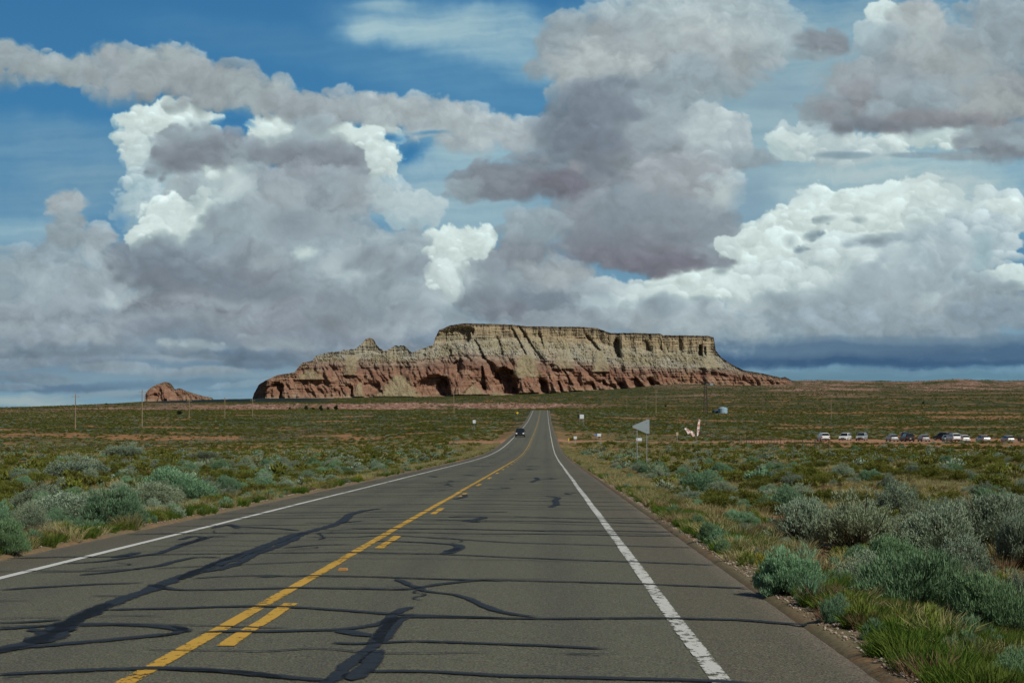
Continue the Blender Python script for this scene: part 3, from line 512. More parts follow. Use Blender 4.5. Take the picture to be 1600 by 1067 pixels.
# ---------------------------------------------------------------- road
def build_road():
    ys = np.concatenate([np.arange(-30, 140, .25), np.arange(140, 1060, 2.0)])
    xs = np.array([-4.78, -4.6, -3.7, -2.8, -1.8, -.9, 0, .9, 1.8, 2.8, 3.7, 4.6, 4.78])
    X, Y = np.meshgrid(xs, ys); Z = road_z(Y) - np.abs(X) * .012
    jl = fbm2(ys / .9, ys * 0, 71, 4, .6) * .16; jr = fbm2(ys / .9, ys * 0, 73, 4, .6) * .18 + .15
    X[:, 0] += jl; X[:, -1] += jr; Z[:, 0] -= .03; Z[:, -1] -= .03
    Vt = np.stack([X, Y, Z], -1).reshape(-1, 3)
    k = NT('asphalt'); P = k.pos(); S = k.sep(P); ax = k.math('ABSOLUTE', S[0])
    n_f = k.noise(P, 60, 3, .7); n_m = k.noise(P, 7, 4, .6); n_s = k.noise(k.pos((1.6, .05, 1)), 1.6, 5, .6); n_l = k.noise(P, .35, 4, .5)
    base = k.mix(n_s, (.100, .100, .060), (.142, .141, .088)); base = k.mix(k.math('MULTIPLY', n_l, .4), base, (.098, .097, .068))
    # wheel paths polished darker, centre of each lane too from dripped oil
    w1 = k.math('ABSOLUTE', k.math('SUBTRACT', ax, 1.85)); wp = k.math('ABSOLUTE', k.math('SUBTRACT', w1, .85)); wpm = k.ramp(wp, (.0, 1), (.42, 0))
    base = k.mix(k.math('MULTIPLY', wpm, .42), base, (.062, .062, .046))
    sh = k.mix(n_s, (.100, .089, .053), (.134, .119, .073)); edge = k.math('ADD', ax, k.math('MULTIPLY', n_m, .12)); shm = k.ramp(k.math('SUBTRACT', edge, 3.3), (.44, 0), (.56, 1))
    c = k.mix(shm, base, sh)
    ed = k.ramp(k.math('SUBTRACT', k.math('ADD', edge, k.math('MULTIPLY', n_f, .2)), 4.0), (.62, 0), (.86, 1)); c = k.mix(k.math('MULTIPLY', ed, .6), c, (.22, .17, .13))
    n_g = k.noise(P, 24, 3, .75); c = k.mix(k.math('MULTIPLY', k.ramp(n_g, (.36, 1), (.48, 0)), .5), c, (.05, .048, .04)); c = k.mix(k.ramp(n_f, (.40, 1), (.5, 0)), c, (.035, .033, .03)); c = k.mix(k.math('MULTIPLY', k.ramp(n_f, (.55, 0), (.66, 1)), .7), c, (.26, .235, .2))
    vor = k.n('TexVoronoi'); vor.inputs['Scale'].default_value = 90; k.l(P, vor.inputs['Vector']); c = k.mix(.3, c, vor.outputs['Color'], 'SOFT_LIGHT')
    k.done(k.bsdf(c, .82, 0, .35, k.bump(n_f, .55, .012)))
    road = link('road', np_mesh('road', Vt, grid_faces(len(ys), len(xs)), k.m, smooth=True)); tag(road, kind='structure')
    def ribbon(pts, widths, name, mat, lift=.006):
        pts = np.array(pts, float); d = np.gradient(pts, axis=0); d /= np.maximum(np.hypot(d[:, 0], d[:, 1]), 1e-6)[:, None]
        nx = np.stack([-d[:, 1], d[:, 0]], -1); wd = np.asarray(widths)[:, None] / 2
        L = pts + nx * wd; Rr = pts - nx * wd; Q = np.stack([Rr, L], 1)
        zz = road_z(Q[..., 1]) - np.abs(Q[..., 0]) * .012 + lift
        return np.concatenate([Q, zz[..., None]], -1).reshape(-1, 3)
    def strips(name, mat, lst, lift=.006):
        V = []; F = []; AC = []; b = 0
        for pts, wd in lst:
            q = ribbon(pts, wd, name, mat, lift); V.append(q); AC.append(np.tile([-1.0, 1.0], len(pts))); F.append(grid_faces(len(pts), 2) + b); b += len(q)
        o = link(name, np_mesh(name, np.vstack(V), np.vstack(F), mat, {'across': np.concatenate(AC)}), road); return o
    def paint(name, c1, c2, worn):
        k = NT(name); P = k.pos(); n = k.noise(k.pos((1, .5, 1)), 13, 7, .75); n2 = k.noise(P, 60, 3, .7); n3 = k.noise(P, .5, 3)
        s = k.math('ADD', k.math('MULTIPLY', n, .7), k.math('ADD', k.math('MULTIPLY', n2, .22), k.math('MULTIPLY', n3, .25)))
        col = k.mix(n3, c1, c2); col = k.mix(k.math('MULTIPLY', n2, .35), col, (.12, .11, .09))
        ac = k.math('ABSOLUTE', k.attr('across').outputs['Fac']); s = k.math('SUBTRACT', s, k.math('MULTIPLY', k.math('POWER', ac, 5), .055)); m = k.ramp(s, (worn, 0), (worn + .035, 1)); tr = k.n('BsdfTransparent'); mx = k.n('MixShader'); k.l(m, mx.inputs[0]); k.l(tr.outputs[0], mx.inputs[1]); k.l(k.bsdf(col, .7, 0, .3), mx.inputs[2])
        return k.done(mx.outputs[0])
    wht = paint('white_road_paint', (.56, .56, .53), (.66, .66, .63), .515); wht2 = paint('white_road_paint_left', (.6, .6, .57), (.68, .68, .66), .43)
    yel = paint('yellow_road_paint', (.56, .31, .018), (.64, .37, .03), .50)
    yl = np.concatenate([np.arange(-5, 140, .5), np.arange(140, 1040, 4.0)])
    wob = lambda s: fbm2(yl / 14, yl * 0, s, 3) * .03
    w0 = .13 + .02 * fbm2(yl / 3, yl * 0, 80, 3)
    strips('white_edge_line', wht2, [(np.stack([-3.65 + wob(81), yl], -1), w0)])
    strips('white_edge_line', wht, [(np.stack([3.66 + wob(82), yl], -1), w0 + .01)])
    yb = yl[yl < 150]; strips('solid_yellow_line', yel, [(np.stack([-.075 + wob(83)[:len(yb)], yb], -1), .135 + .025 * fbm2(yb / 2, yb * 0, 84, 3))])
    for i in range(-1, 70):
        y0 = 13.2 + i * 12.2; y1 = y0 + 3.5; q = np.linspace(y0, y1, 9)
        strips('yellow_dash', yel, [(np.stack([.17 + .008 * np.sin(q * 3 + i), q], -1), .125 + .01 * np.sin(q * 2 + i))], .007)
    # second faded solid line further on
    yb = np.concatenate([np.arange(150, 1035, 4.0)]); strips('solid_yellow_line', paint('faded_yellow_paint', (.42, .27, .07), (.5, .32, .08), .52), [(np.stack([-.075 + yb * 0, yb], -1), yb * 0 + .13)])
    # ---- bitumen crack sealing, traced on the road plane
    def rp(cx, cy):    # point of the road plane (the straight grade next to the camera)
        d = 1.49 / max((cy - 692.0) / 2800.0, 1e-4); return (EYE[0] + (cx - 852) / 2800.0 * d, d)
    def L(*p): return [rp(a / 2.0, 700 + b / 2.0) for a, b in p]
    tr = []
    def seam(pts, w0, jit=.03, seed=0, var=.5):
        pts = np.array(pts, float); seg = np.hypot(*np.diff(pts, axis=0).T); t = np.concatenate([[0], np.cumsum(seg)]); n = max(6, int(t[-1] / .08)); q = np.linspace(0, t[-1], n)
        x = np.interp(q, t, pts[:, 0]); y = np.interp(q, t, pts[:, 1])
        kk = np.ones(5) / 5; x = np.convolve(np.pad(x, 2, mode='edge'), kk, 'valid'); y = np.convolve(np.pad(y, 2, mode='edge'), kk, 'valid')
        x = x + fbm2(q / .7, q * 0 + seed, 90, 4, .6) * jit * 2; y = y + fbm2(q / .7, q * 0 + seed + 7.7, 91, 4, .6) * jit * 2.2
        wd = w0 * 1.05 * (1 + 1.3 * var * fbm2(q / .5, q * 0 + seed, 92, 4, .6)) * sstep(0, .25, q + .03) * sstep(0, .25, t[-1] - q + .03)
        m = (x > -4.7) & (x < 4.85); 
        if m.sum() > 4: tr.append((np.stack([x, y], -1)[m], np.maximum(wd, .012)[m]))
    s_ = 0
    for p, w_ in [
        (L((-60, 640), (0, 622), (60, 612), (110, 600), (160, 570), (205, 545), (260, 515), (330, 488), (400, 462), (470, 440), (520, 415), (560, 400), (620, 380), (680, 362), (730, 340), (790, 318), (860, 292), (920, 268), (980, 255), (1040, 240), (1075, 225), (1095, 205), (1140, 193), (1190, 187)), .15),
        (L((180, 560), (240, 530), (300, 505), (340, 480)), .13), (L((100, 610), (150, 590), (230, 548)), .15), (L((640, 385), (700, 370), (760, 350), (800, 325), (880, 300), (960, 262)), .11), (L((560, 408), (640, 372), (700, 345), (760, 326)), .10),
        (L((-60, 640), (60, 618), (240, 604), (420, 590), (500, 582), (580, 578)), .07), (L((90, 556), (130, 570), (180, 572), (260, 560)), .05),
        (L((-40, 562), (100, 552), (200, 546), (300, 545), (400, 548), (480, 553), (560, 562), (600, 575)), .07), (L((480, 590), (540, 580), (575, 572), (570, 558), (520, 553)), .08), (L((600, 577), (700, 573), (800, 573), (960, 566), (1100, 560), (1180, 545), (1250, 522), (1400, 519), (1600, 521), (1800, 519), (2080, 513), (2300, 515), (2560, 532)), .055),
        (L((-40, 540), (100, 538), (220, 528)), .05), (L((300, 500), (350, 500), (560, 498), (750, 493), (950, 497), (1060, 503), (1200, 512), (1300, 516), (1600, 520)), .055),
        (L((-20, 435), (100, 428), (300, 418), (400, 417), (470, 415)), .05), (L((470, 420), (530, 438), (620, 441), (900, 437), (1100, 437), (1300, 438)), .055), (L((1240, 405), (1290, 425), (1330, 442), (1420, 450), (1470, 462), (1510, 482), (1560, 500), (1640, 514), (1700, 516)), .075), (L((1210, 440), (1300, 434), (1370, 420), (1450, 410), (1530, 404), (1600, 405), (2000, 410), (2360, 420)), .05),
        (L((590, 405), (700, 398), (850, 395), (870, 400), (1000, 398), (1250, 402), (1600, 408)), .045), (L((780, 400), (840, 403), (890, 398)), .045), (L((260, 456), (420, 456)), .03),
        (L((-20, 334), (100, 332), (200, 330), (330, 332), (500, 326), (800, 325), (1100, 325), (1390, 328), (1600, 335), (1900, 342), (2250, 350)), .05), (L((1380, 328), (1420, 318), (1440, 305), (1425, 298), (1300, 292), (1160, 290)), .07), (L((1395, 322), (1435, 308)), .1),
        (L((180, 352), (260, 350), (330, 345), (400, 335), (500, 322), (560, 300), (610, 285), (640, 272), (600, 268), (560, 280)), .05), (L((240, 390), (350, 380), (500, 362), (560, 345), (620, 335), (700, 338)), .05), (L((350, 335), (400, 325), (440, 318)), .07), (L((550, 300), (590, 290), (660, 270), (720, 272)), .06), (L((80, 380), (300, 376), (450, 370)), .035), (L((460, 372), (700, 362), (900, 356), (1070, 352)), .035),
        (L((-40, 705), (60, 700), (200, 694), (450, 688), (600, 689), (760, 696), (860, 708), (960, 716), (1060, 722)), .06), (L((0, 712), (90, 706)), .1), (L((500, 690), (800, 697), (900, 716)), .05),
        (L((930, 740), (1000, 735), (1060, 705), (1090, 675), (1120, 650), (1150, 625), (1175, 600), (1190, 575), (1205, 548), (1230, 515), (1262, 497), (1300, 488)), .085), (L((1180, 600), (1210, 570), (1240, 530), (1280, 520)), .06), (L((1100, 720), (1130, 690), (1170, 650), (1190, 620)), .06), (L((1000, 740), (1050, 745), (1110, 733)), .07), (L((1060, 560), (1120, 575), (1180, 585)), .07), (L((1110, 690), (1300, 685), (1600, 697), (2200, 700), (2400, 715), (2700, 738)), .05),
        (L((1030, 600), (1080, 608), (1150, 605), (1220, 597), (1300, 595), (1600, 600), (1800, 605), (1920, 611)), .045), (L((1700, 627), (1930, 627)), .02),
        (L((660, 244), (720, 232), (740, 240), (800, 243), (880, 248), (940, 255)), .05), (L((720, 234), (745, 245)), .09), (L((950, 275), (1100, 278), (1200, 272), (1290, 275), (1600, 290), (2180, 298)), .045), (L((1000, 255), (1200, 250), (1600, 252), (2120, 260)), .04), (L((880, 310), (1000, 300), (1110, 300)), .04), (L((940, 230), (1060, 232), (1140, 225)), .05),
        (L((1400, 215), (1440, 212), (1500, 212), (1520, 214), (1480, 222), (1450, 224), (1500, 230)), .07), (L((1300, 228), (1600, 228), (2080, 238)), .04), (L((700, 208), (1000, 205), (1300, 207), (1600, 209), (2020, 220)), .04),
        (L((1720, 180), (1740, 172), (1735, 160), (1745, 150), (1700, 146)), .12), (L((1660, 105), (1680, 96), (1675, 90)), .14), (L((1300, 190), (1600, 188), (2020, 186)), .04), (L((1420, 160), (1455, 152), (1450, 145)), .12), (L((1300, 130), (1370, 132), (1420, 128)), .08), (L((1370, 108), (1420, 104), (1400, 100)), .08),
    ]:
        s_ += 3.1; seam(p, w_ * (2.5 if w_ < .075 else 1.35), .02 if w_ < .1 else .035, s_, .35 if w_ < .1 else .55)
    rs = np.random.RandomState(9); y = 13.0
    while y < 32:
        x0 = rs.choice([-4.5, -3.4, -.4, .6]); x1 = x0 + rs.uniform(1.5, 4.5); xs_ = np.linspace(x0, min(x1, 4.8), 9); s_ += 3.3
        seam(np.stack([xs_, y + rs.uniform(-.18, .18, 9)], -1), rs.uniform(.03, .06), .05, s_)
        x0 = rs.choice([-3.0, -1.0, 1.4, 2.5]); pts = [(x0, y)]
        for j in range(rs.randint(3, 6)): pts.append((pts[-1][0] + rs.uniform(-.35, .45), pts[-1][1] + rs.uniform(.15, .8)))
        s_ += 3.1
        if rs.rand() < .5: seam(pts, rs.uniform(.02, .05), .06, s_)
        y += rs.uniform(.7, 1.9)
    y = 30.0; rs = np.random.RandomState(3)
    while y < 240:
        x0, x1 = -4.6, 4.85
        if rs.rand() < .3: x1 = rs.uniform(-.5, 2)
        elif rs.rand() < .3: x0 = rs.uniform(-2, .5)
        sl = rs.uniform(-.05, .05); xs_ = np.linspace(x0, x1, 12); s_ += 3.3
        seam(np.stack([xs_, y + xs_ * sl + rs.uniform(-.25, .25, 12)], -1), rs.uniform(.08, .20), .05, s_)
        y += rs.uniform(1.2, 3.2)
    for i in range(52):
        y0 = rs.uniform(40, 420); x0 = rs.choice([-2.6, -1.2, 1.3, 2.4]) + rs.uniform(-.5, .5); n = rs.randint(4, 8); pts = [(x0, y0)]
        for j in range(n): pts.append((pts[-1][0] + rs.uniform(-.45, .6), pts[-1][1] + rs.uniform(.2, 1.2)))
        s_ += 3.7; seam(pts, rs.uniform(.1, .3), .05, s_)
    k = NT('bitumen'); P = k.pos(); n = k.noise(P, 9, 5, .6); n2 = k.noise(P, 50, 3, .7)
    ac = k.math('ABSOLUTE', k.attr('across').outputs['Fac']); m = k.ramp(k.math('SUBTRACT', k.math('ADD', k.math('MULTIPLY', n, .6), k.math('MULTIPLY', n2, .4)), k.math('MULTIPLY', k.math('POWER', ac, 3), .20)), (.29, .0), (.37, .75), (.5, .97)); trn = k.n('BsdfTransparent'); mx = k.n('MixShader'); k.l(m, mx.inputs[0]); k.l(trn.outputs[0], mx.inputs[1])
    k.l(k.bsdf(k.mix(n, (.012, .013, .015), (.026, .027, .028)), .6, 0, .25), mx.inputs[2]); bit = k.done(mx.outputs[0])
    o = strips('bitumen_seam', bit, tr, .011); tag(o, kind='stuff')
    # marker tab stuck beside the centre line
    mk = MB(); yy = 21.0; mk.prism([(.10, float(road_z(yy))), (.21, float(road_z(yy))), (.20, float(road_z(yy)) + .022), (.11, float(road_z(yy)) + .022)], 'y', yy, yy + .14)
    mk.build('reflective_marker', plain('orange_reflector', (.42, .20, .04), .5), road)
    return road
ROAD = build_road(); print("T road", time.time() - _T0)
# ---------------------------------------------------------------- mesa and butte (sandstone, real depth)
def tx(pts): return np.array([p[0] for p in pts], float), np.array([p[1] for p in pts], float)
def rock_material():
    k = NT('layered_sandstone'); P = k.pos(); h = k.attr('strat').outputs['Fac']; tal = k.attr('talus').outputs['Fac']; plat = k.attr('plateau').outputs['Fac']
    n1 = k.noise(k.pos((1, 1, 3.2)), .010, 7, .62); n2 = k.noise(k.pos((1, 1, .35)), .05, 6, .65); n3 = k.noise(P, .09, 6, .7); n4 = k.noise(k.pos((.12, .12, 1)), .13, 6, .72)
    hs = k.math('ADD', h, k.math('MULTIPLY', k.math('SUBTRACT', n1, .5), .20))
    hs = k.math('ADD', hs, k.math('MULTIPLY', k.math('SUBTRACT', n4, .5), .09))
    hs = k.math('MULTIPLY', hs, .5)
    c = k.ramp(hs, (0, (.29, .20, .15)), (.10, (.235, .13, .095)), (.28, (.255, .14, .10)), (.37, (.21, .118, .092)), (.44, (.19, .125, .105)), (.475, (.30, .235, .19)), (.505, (.21, .165, .138)), (.545, (.38, .375, .325)), (.60, (.31, .31, .27)), (.66, (.40, .395, .335)), (.72, (.31, .305, .25)), (.78, (.38, .355, .27)), (.86, (.35, .295, .20)), (.93, (.37, .31, .21)), (1.0, (.27, .23, .16))); c = k.mix(k.attr('cap').outputs['Fac'], c, k.mix(n4, (.05, .04, .03), (.14, .11, .08)))
    c = k.mix(k.ramp(n2, (.33, .5), (.47, 0)), c, (.115, .07, .055)); n5 = k.noise(P, .045, 7, .75); c = k.mix(k.math('MULTIPLY', k.ramp(n5, (.36, .8), (.46, 0)), k.ramp(hs, (.5, 0), (.56, 1))), c, (.13, .125, .105)); c = k.mix(k.math('MULTIPLY', k.ramp(n5, (.54, 0), (.66, .5)), 1), c, (.42, .38, .31)); c = k.mix(k.ramp(k.noise(P, .016, 4, .6), (.56, 0), (.72, .35)), c, (.36, .28, .17))
    c = k.mix(k.math('MULTIPLY', k.ramp(n4, (.50, 0), (.62, 1)), .35), c, (.40, .30, .22))
    c = k.mix(k.math('MULTIPLY', k.ramp(n4, (.36, 1), (.46, 0)), .45), c, (.14, .09, .065))
    scr = k.ramp(n3, (.40, 0), (.56, 1)); tc = k.mix(scr, (.24, .215, .14), (.34, .30, .205)); tc = k.mix(k.ramp(k.noise(P, .3, 3, .7), (.5, 0), (.6, .6)), tc, (.10, .10, .055))
    c = k.mix(k.math('MULTIPLY', tal, k.ramp(n3, (.3, .45), (.5, .9))), c, tc)
    c = k.mix(plat, c, k.mix(scr, (.07, .07, .035), (.15, .115, .07)))
    b = k.bump(n3, .8, 5.0); b = k.bump(k.noise(P, .25, 5, .7), .7, 2.0, b)
    c = k.mix(1.0, c, (.96, .93, .90), 'MULTIPLY')
    return k.done(k.bsdf(c, .95, 0, .08, b))
ROCK = rock_material()
def build_rock(name, D, x0, x1, ncol, rim, foot, band, base, alc, colband=None, nrow=230, depth=420, slopes=(80, 37, 66), amp=1.0, seed=0, talus=[], cleft=[]):
    U = np.linspace(x0, x1, ncol); px = D / 2800.0                   # metres per 1/2800 rad there
    yr = np.interp(U, *tx(rim)); yf = np.interp(U, *tx(foot)); yb = np.interp(U, *tx(band)); y0 = np.interp(U, *tx(base))
    yr = yr + fbm2(U / 7, U * 0, 100 + seed, 5, .6) * 1.1 * amp + (fbm2(U / 6, U * 0, 122, 4, .65, True) * -2.4 * sstep(482, 492, U) * sstep(668, 640, U) if colband is not None else 0)
    yf = np.maximum(yf, yr + .5) + fbm2(U / 14, U * 0, 101 + seed, 4) * 2.5 * amp
    yb = np.maximum(yb + fbm2(U / 30, U * 0, 102 + seed, 3) * 1.5, yf + .5); y0 = np.maximum(y0, yb + .5)
    Z = lambda y: EYE[2] - (y - 640) * px
    zr, zf, zb, z0 = Z(yr), Z(yf), Z(yb), Z(y0)
    t = [math.tan(R(s)) for s in slopes]
    n3_, n2_, n1_ = int(nrow * .36), int(nrow * .40), nrow - int(nrow * .36) - int(nrow * .40)
    rows_z = []; rows_d = []; st = []
    for i in range(6): rows_z.append(z0 - 45 * (1 - i / 6)); rows_d.append(-(45 * (1 - i / 6)) / .9 + 0 * z0); st.append(np.full(ncol, 0.0))
    for i in range(n3_): f = i / n3_; rows_z.append(lerp(z0, zb, f)); rows_d.append((zb - z0) * f / t[2]); st.append(np.full(ncol, f))
    d3 = (zb - z0) / t[2]
    for i in range(n2_): f = i / n2_; rows_z.append(lerp(zb, zf, f)); rows_d.append(d3 + (zf - zb) * f / t[1]); st.append(np.full(ncol, 1 + .7 * f))
    d2 = d3 + (zf - zb) / t[1]
    for i in range(n1_ + 1): f = i / n1_; rows_z.append(lerp(zf, zr, f)); rows_d.append(d2 + (zr - zf) * f / t[0]); st.append(1.7 + .3 * f + 0 * zr)
    d1 = d2 + (zr - zf) / t[0]
    nfront = len(rows_z)
    dep = np.interp(U, [374, 655, 684, 1100, 1140, 1262], [26, 26, depth, depth, 60, 30]) if colband and colband[0][0] > 300 else np.full(ncol, depth * .2)
    for q, dz in [(.02, 0), (.06, .3), (.14, -.2), (.3, .3), (.55, 0), (1, -2)]: rows_z.append(zr + dz * amp); rows_d.append(d1 + q * dep); st.append(2.0 + 0 * zr)
    for f in (.3, .7, 1.0): rows_z.append(lerp(zr, z0 - 60, f)); rows_d.append(d1 + dep + 60 * f); st.append(2 - 2 * f + 0 * zr)
    Zm = np.array(rows_z); Dm = np.array(rows_d); Sm = np.array(st); Um = np.broadcast_to(U, Zm.shape)
    # put each column's rim at about the same depth, so that a lower slope reaches further out
    Ym = D + Dm + (110 - .55 * d1)[None, :] * 0
    Ypx = 640 - (Zm - EYE[2]) / px
    fr = np.zeros(Zm.shape); fr[6:nfront] = 1
    s = Sm
    ybc = np.interp(U, *tx(colband)) if colband else yb
    strat = np.where(Ypx > ybc, 1 - (Ypx - ybc) / (y0 - ybc + 1), 1 + (ybc - Ypx) / 52.0); strat = np.clip(strat, 0, 1.98)
    cap = sstep(4.6, 2.2, Ypx - yr[None, :] + 1.2 * fbm2(Um / 9, Ypx / 4, 120, 3)) * sstep(668, 684, Um) * (colband is not None)
    # relief: buttresses and gullies below, fluted walls above, ledges everywhere
    sh = Um + (Ypx - 560) * -.35 + 5 * fbm2(Um / 30, Ypx / 24, 119 + seed, 3)
    wred = sstep(1.25, .85, s); wtal = sstep(.85, 1.1, s) * sstep(1.8, 1.5, s); wcl = sstep(1.6, 1.75, s)
    blk = fbm2(Um / 7, Ypx / 5.5, 121 + seed, 5, .6, True); rib1 = fbm2(sh / 27, Ypx / 46, 110 + seed, 3, .5, True); rib2 = fbm2(sh / 6.5, Ypx / 38, 111 + seed, 4, .55, True)
    gul = fbm2((sh + 2 * fbm2(Um / 8, Ypx / 10, 118, 3)) / 13, Ypx / 30, 112 + seed, 5, .62, True); flu = fbm2((Um + 3 * fbm2(Um / 9, Ypx / 14, 117, 3)) / 13.0, Ypx / 50, 113 + seed, 5, .6, True); big = fbm2(Um / 42, Ypx / 200, 114 + seed, 3)
    sm = fbm2(Um / 2.4, Ypx / 2.0, 115 + seed, 4, .6)
    led = fbm2(Um / 60, Ypx / 2.3, 116 + seed, 4, .65)
    out = wred * (15 * rib1 + 1.6 * rib2 + 3.4 * led + 1.0 * sm + 12 * big) + wtal * (6 * gul + 4.5 * blk + 3.4 * led + 2.8 * sm + 12 * big) + wcl * (5.5 * flu + 14 * big + 4.2 * led + 1.5 * sm)
    out = out * amp
    WN1 = fbm2(Um / 6, Ypx / 9, 130, 4); WN2 = fbm2(Um / 6, Ypx / 6, 131, 3)
    for (ax, hw, ya, yb_, dp, sk) in alc:          # caves, recesses and clefts cut into the wall
        xx = Um - ax - sk * (Ypx - (ya + yb_) / 2)
        e_ = xx / hw + .22 * WN1
        prof_ = np.clip((e_ + 1.15) / 2.0, 0, 1) ** .8 * sstep(1.12, .90, e_)           # floor runs in from the left, sharp wall on the right
        m = prof_ * sstep(0, 5.5, Ypx - ya - (np.clip(e_, -1, 1) - .3) ** 2 * (yb_ - ya) * .28 + 3 * WN2) * sstep(yb_ + 4, yb_ - 1, Ypx)
        pil = np.exp(-((xx - hw * 1.75) / (hw * .75 + 1.5)) ** 2) * sstep(ya - 8, ya + 14, Ypx) * (s > 0)
        out = out - m * dp + pil * dp * .38
    tal = np.zeros(Zm.shape)
    for (ax, ya, yb_, wtop, wbot, op) in talus:
        f = np.clip((Ypx - ya) / (yb_ - ya), 0, 1); hw = lerp(wtop, wbot, f)
        m = sstep(1.1, .6, np.abs(Um - ax) / hw + .3 * fbm2(Um / 7, Ypx / 7, 133, 3)) * sstep(ya - 2, ya + 4, Ypx) * sstep(yb_ + 3, yb_, Ypx)
        tal = np.maximum(tal, m * op); out = out * (1 - .7 * m) + m * 10 * f
    tal = np.maximum(tal, wtal * sstep(-.1, .25, fbm2(Um / 40, Ypx / 26, 134 + seed, 4)) * sstep(1.0, 1.2, s) * .8)
    Ym = Ym - out * fr * sstep(0, .06, s) 
    # soften rounded shoulders of the red wall: lean the top back
    X = EYE[0] + (Um - 852) * px * (Ym * 0 + 1)
    Zm = Zm + fr * sm * .8 * amp
    # taper the ends back to close the mass
    e = np.minimum((U - x0) / (x1 - x0), (x1 - U) / (x1 - x0)); cl = sstep(.0, .05, e)
    Ym = D + 150 * (1 - cl)[None, :] + (Ym - D) * (.35 + .65 * cl)[None, :]
    V = np.stack([X, Ym, Zm], -1).reshape(-1, 3)
    plat = np.zeros(Zm.shape); plat[nfront:] = 1
    me = np_mesh(name, V, grid_faces(Zm.shape[0], ncol), ROCK, {'strat': strat.ravel(), 'cap': cap.ravel(), 'talus': tal.ravel(), 'plateau': plat.ravel()}, smooth=False)
    o = link(name, me); return tag(o, kind='structure')
RIM = [(376, 630), (379, 622), (382, 614), (388, 607), (394.5, 600), (407.5, 596), (430, 585.6), (456, 581.4), (463, 571), (467.6, 566), (484, 562.5), (487, 555), (500, 551), (518, 548), (537, 545), (548, 543), (554, 540), (560, 534), (563.5, 530), (568, 526), (571.6, 524.5), (577, 527), (579, 531), (584.6, 540), (596, 547), (602, 545), (612, 538.5), (622, 538), (630, 539), (636, 546), (641, 549.9), (657, 543), (674, 536), (675.6, 525.5), (682, 513), (691, 509), (700, 504.8), (723, 501.8), (757, 502.5), (797, 503.6), (820, 505.9), (865, 506.6), (910, 507), (935, 509.3), (947, 514), (957, 517.6), (995, 517.8), (1035, 519.5), (1040, 521.6), (1107, 522.8), (1119.5, 525), (1121.5, 545), (1130, 557.6), (1143.5, 567.8), (1163.8, 579), (1180, 581), (1197.5, 584.6), (1220, 590), (1229, 589), (1247, 594), (1262, 600)]
FOOT = [(376, 640), (463, 573), (467, 571), (484, 566), (500, 556), (554, 552), (571, 546), (596, 552), (641, 556), (674, 540), (690, 531), (725, 532), (760, 530), (800, 524), (860, 521), (930, 528), (960, 540), (1000, 548), (1060, 550), (1120, 553), (1130, 560), (1262, 606)]
BAND = [(376, 640), (467, 576), (484, 570), (520, 566), (641, 566), (680, 560), (714, 554), (780, 556), (854, 563), (932, 568), (1000, 575), (1100, 578), (1160, 582), (1262, 610)]
BASE = [(376, 626), (530, 622), (640, 621.8), (707, 620.6), (766, 618.4), (865, 615), (928, 610.5), (984, 608.5), (1030, 601.5), (1074, 599), (1152, 603.8), (1209, 603.8), (1262, 607)]
ALC = [(424, 15, 595, 621, 26, -.1), (404, 7, 606, 622, 8, 0), (541, 9, 598, 619, 20, .1), (575, 17, 595, 613, 16, .5), (520, 10, 608, 620, 7, 0), (497, 12, 572, 578, 6, 0),
       (672, 27, 584, 617, 40, 0), (690, 12, 590, 617, 26, .2), (786, 19, 572, 619, 62, .25), (766, 7, 560, 590, 16, .5), (752, 5, 570, 608, 22, .12), (712, 8, 558, 580, 18, -.3), (845, 10, 590, 614, 36, .25), (872, 5, 594, 612, 20, .35), (919, 10, 594, 608, 20, .2), (938, 8, 590, 600, 22, .5), (953, 9, 598, 609, 18, 0), (968, 9, 595, 609, 26, .4), (991, 9, 588, 605, 24, .5), (1014, 7, 587, 602, 26, .25), (1024, 6, 594, 602, 18, .25),
       (704, 30, 506, 531, 24, -.5), (924, 5, 516, 545, 14, .7), (965, 6, 523, 556, 34, .05), (1010, 7, 528, 545, 12, .3), (1097, 4, 534, 553, 26, 0), (1104, 2.5, 538, 553, 12, 0), (820, 5, 506, 545, 12, .6), (806, 4, 506, 550, 10, .5), (842, 4, 512, 535, 10, .2), (835, 9, 545, 560, 9, .8), (862, 10, 566, 580, 12, .7), (1064, 5, 526, 545, 9, 0), (1033, 4, 525, 545, 8, .1), (882, 6, 575, 600, 12, .5), (745, 5, 528, 560, 12, .5), (776, 5, 520, 552, 10, .3), (1078, 22, 570, 576, 5, .1), (1100, 26, 579, 586, 9, 2.0), (680, 22, 540, 566, 10, -.4)]
CB = [(376, 563), (484, 564), (641, 564), (680, 560), (714, 554), (780, 556), (854, 563), (932, 568), (1000, 575), (1100, 578), (1160, 580), (1262, 588)]
build_rock('mesa', 4650.0, 374, 1262, 1500, RIM, FOOT, BAND, BASE, ALC, CB, 260, 480, seed=0,
           talus=[(822, 552, 588, 12, 24, 1), (622, 585, 622, 8, 40, 1), (740, 600, 620, 3, 22, .7), (545, 552, 585, 10, 12, .8), (482, 575, 592, 8, 26, .9), (938, 545, 580, 6, 16, .8), (560, 598, 622, 4, 10, .8), (1110, 556, 574, 8, 22, .8), (880, 545, 575, 8, 20, .6), (776, 612, 620, 4, 16, .8)])
RIM2 = [(219, 636), (221, 625), (224, 613), (230, 606), (238, 601), (244, 598.5), (251, 596.5), (256, 597), (261, 602), (264, 606.5), (270, 608.5), (273, 607), (276, 606.5), (283, 610), (293, 613), (305, 616.5), (318, 619.5), (326, 621), (330, 625), (334, 634)]
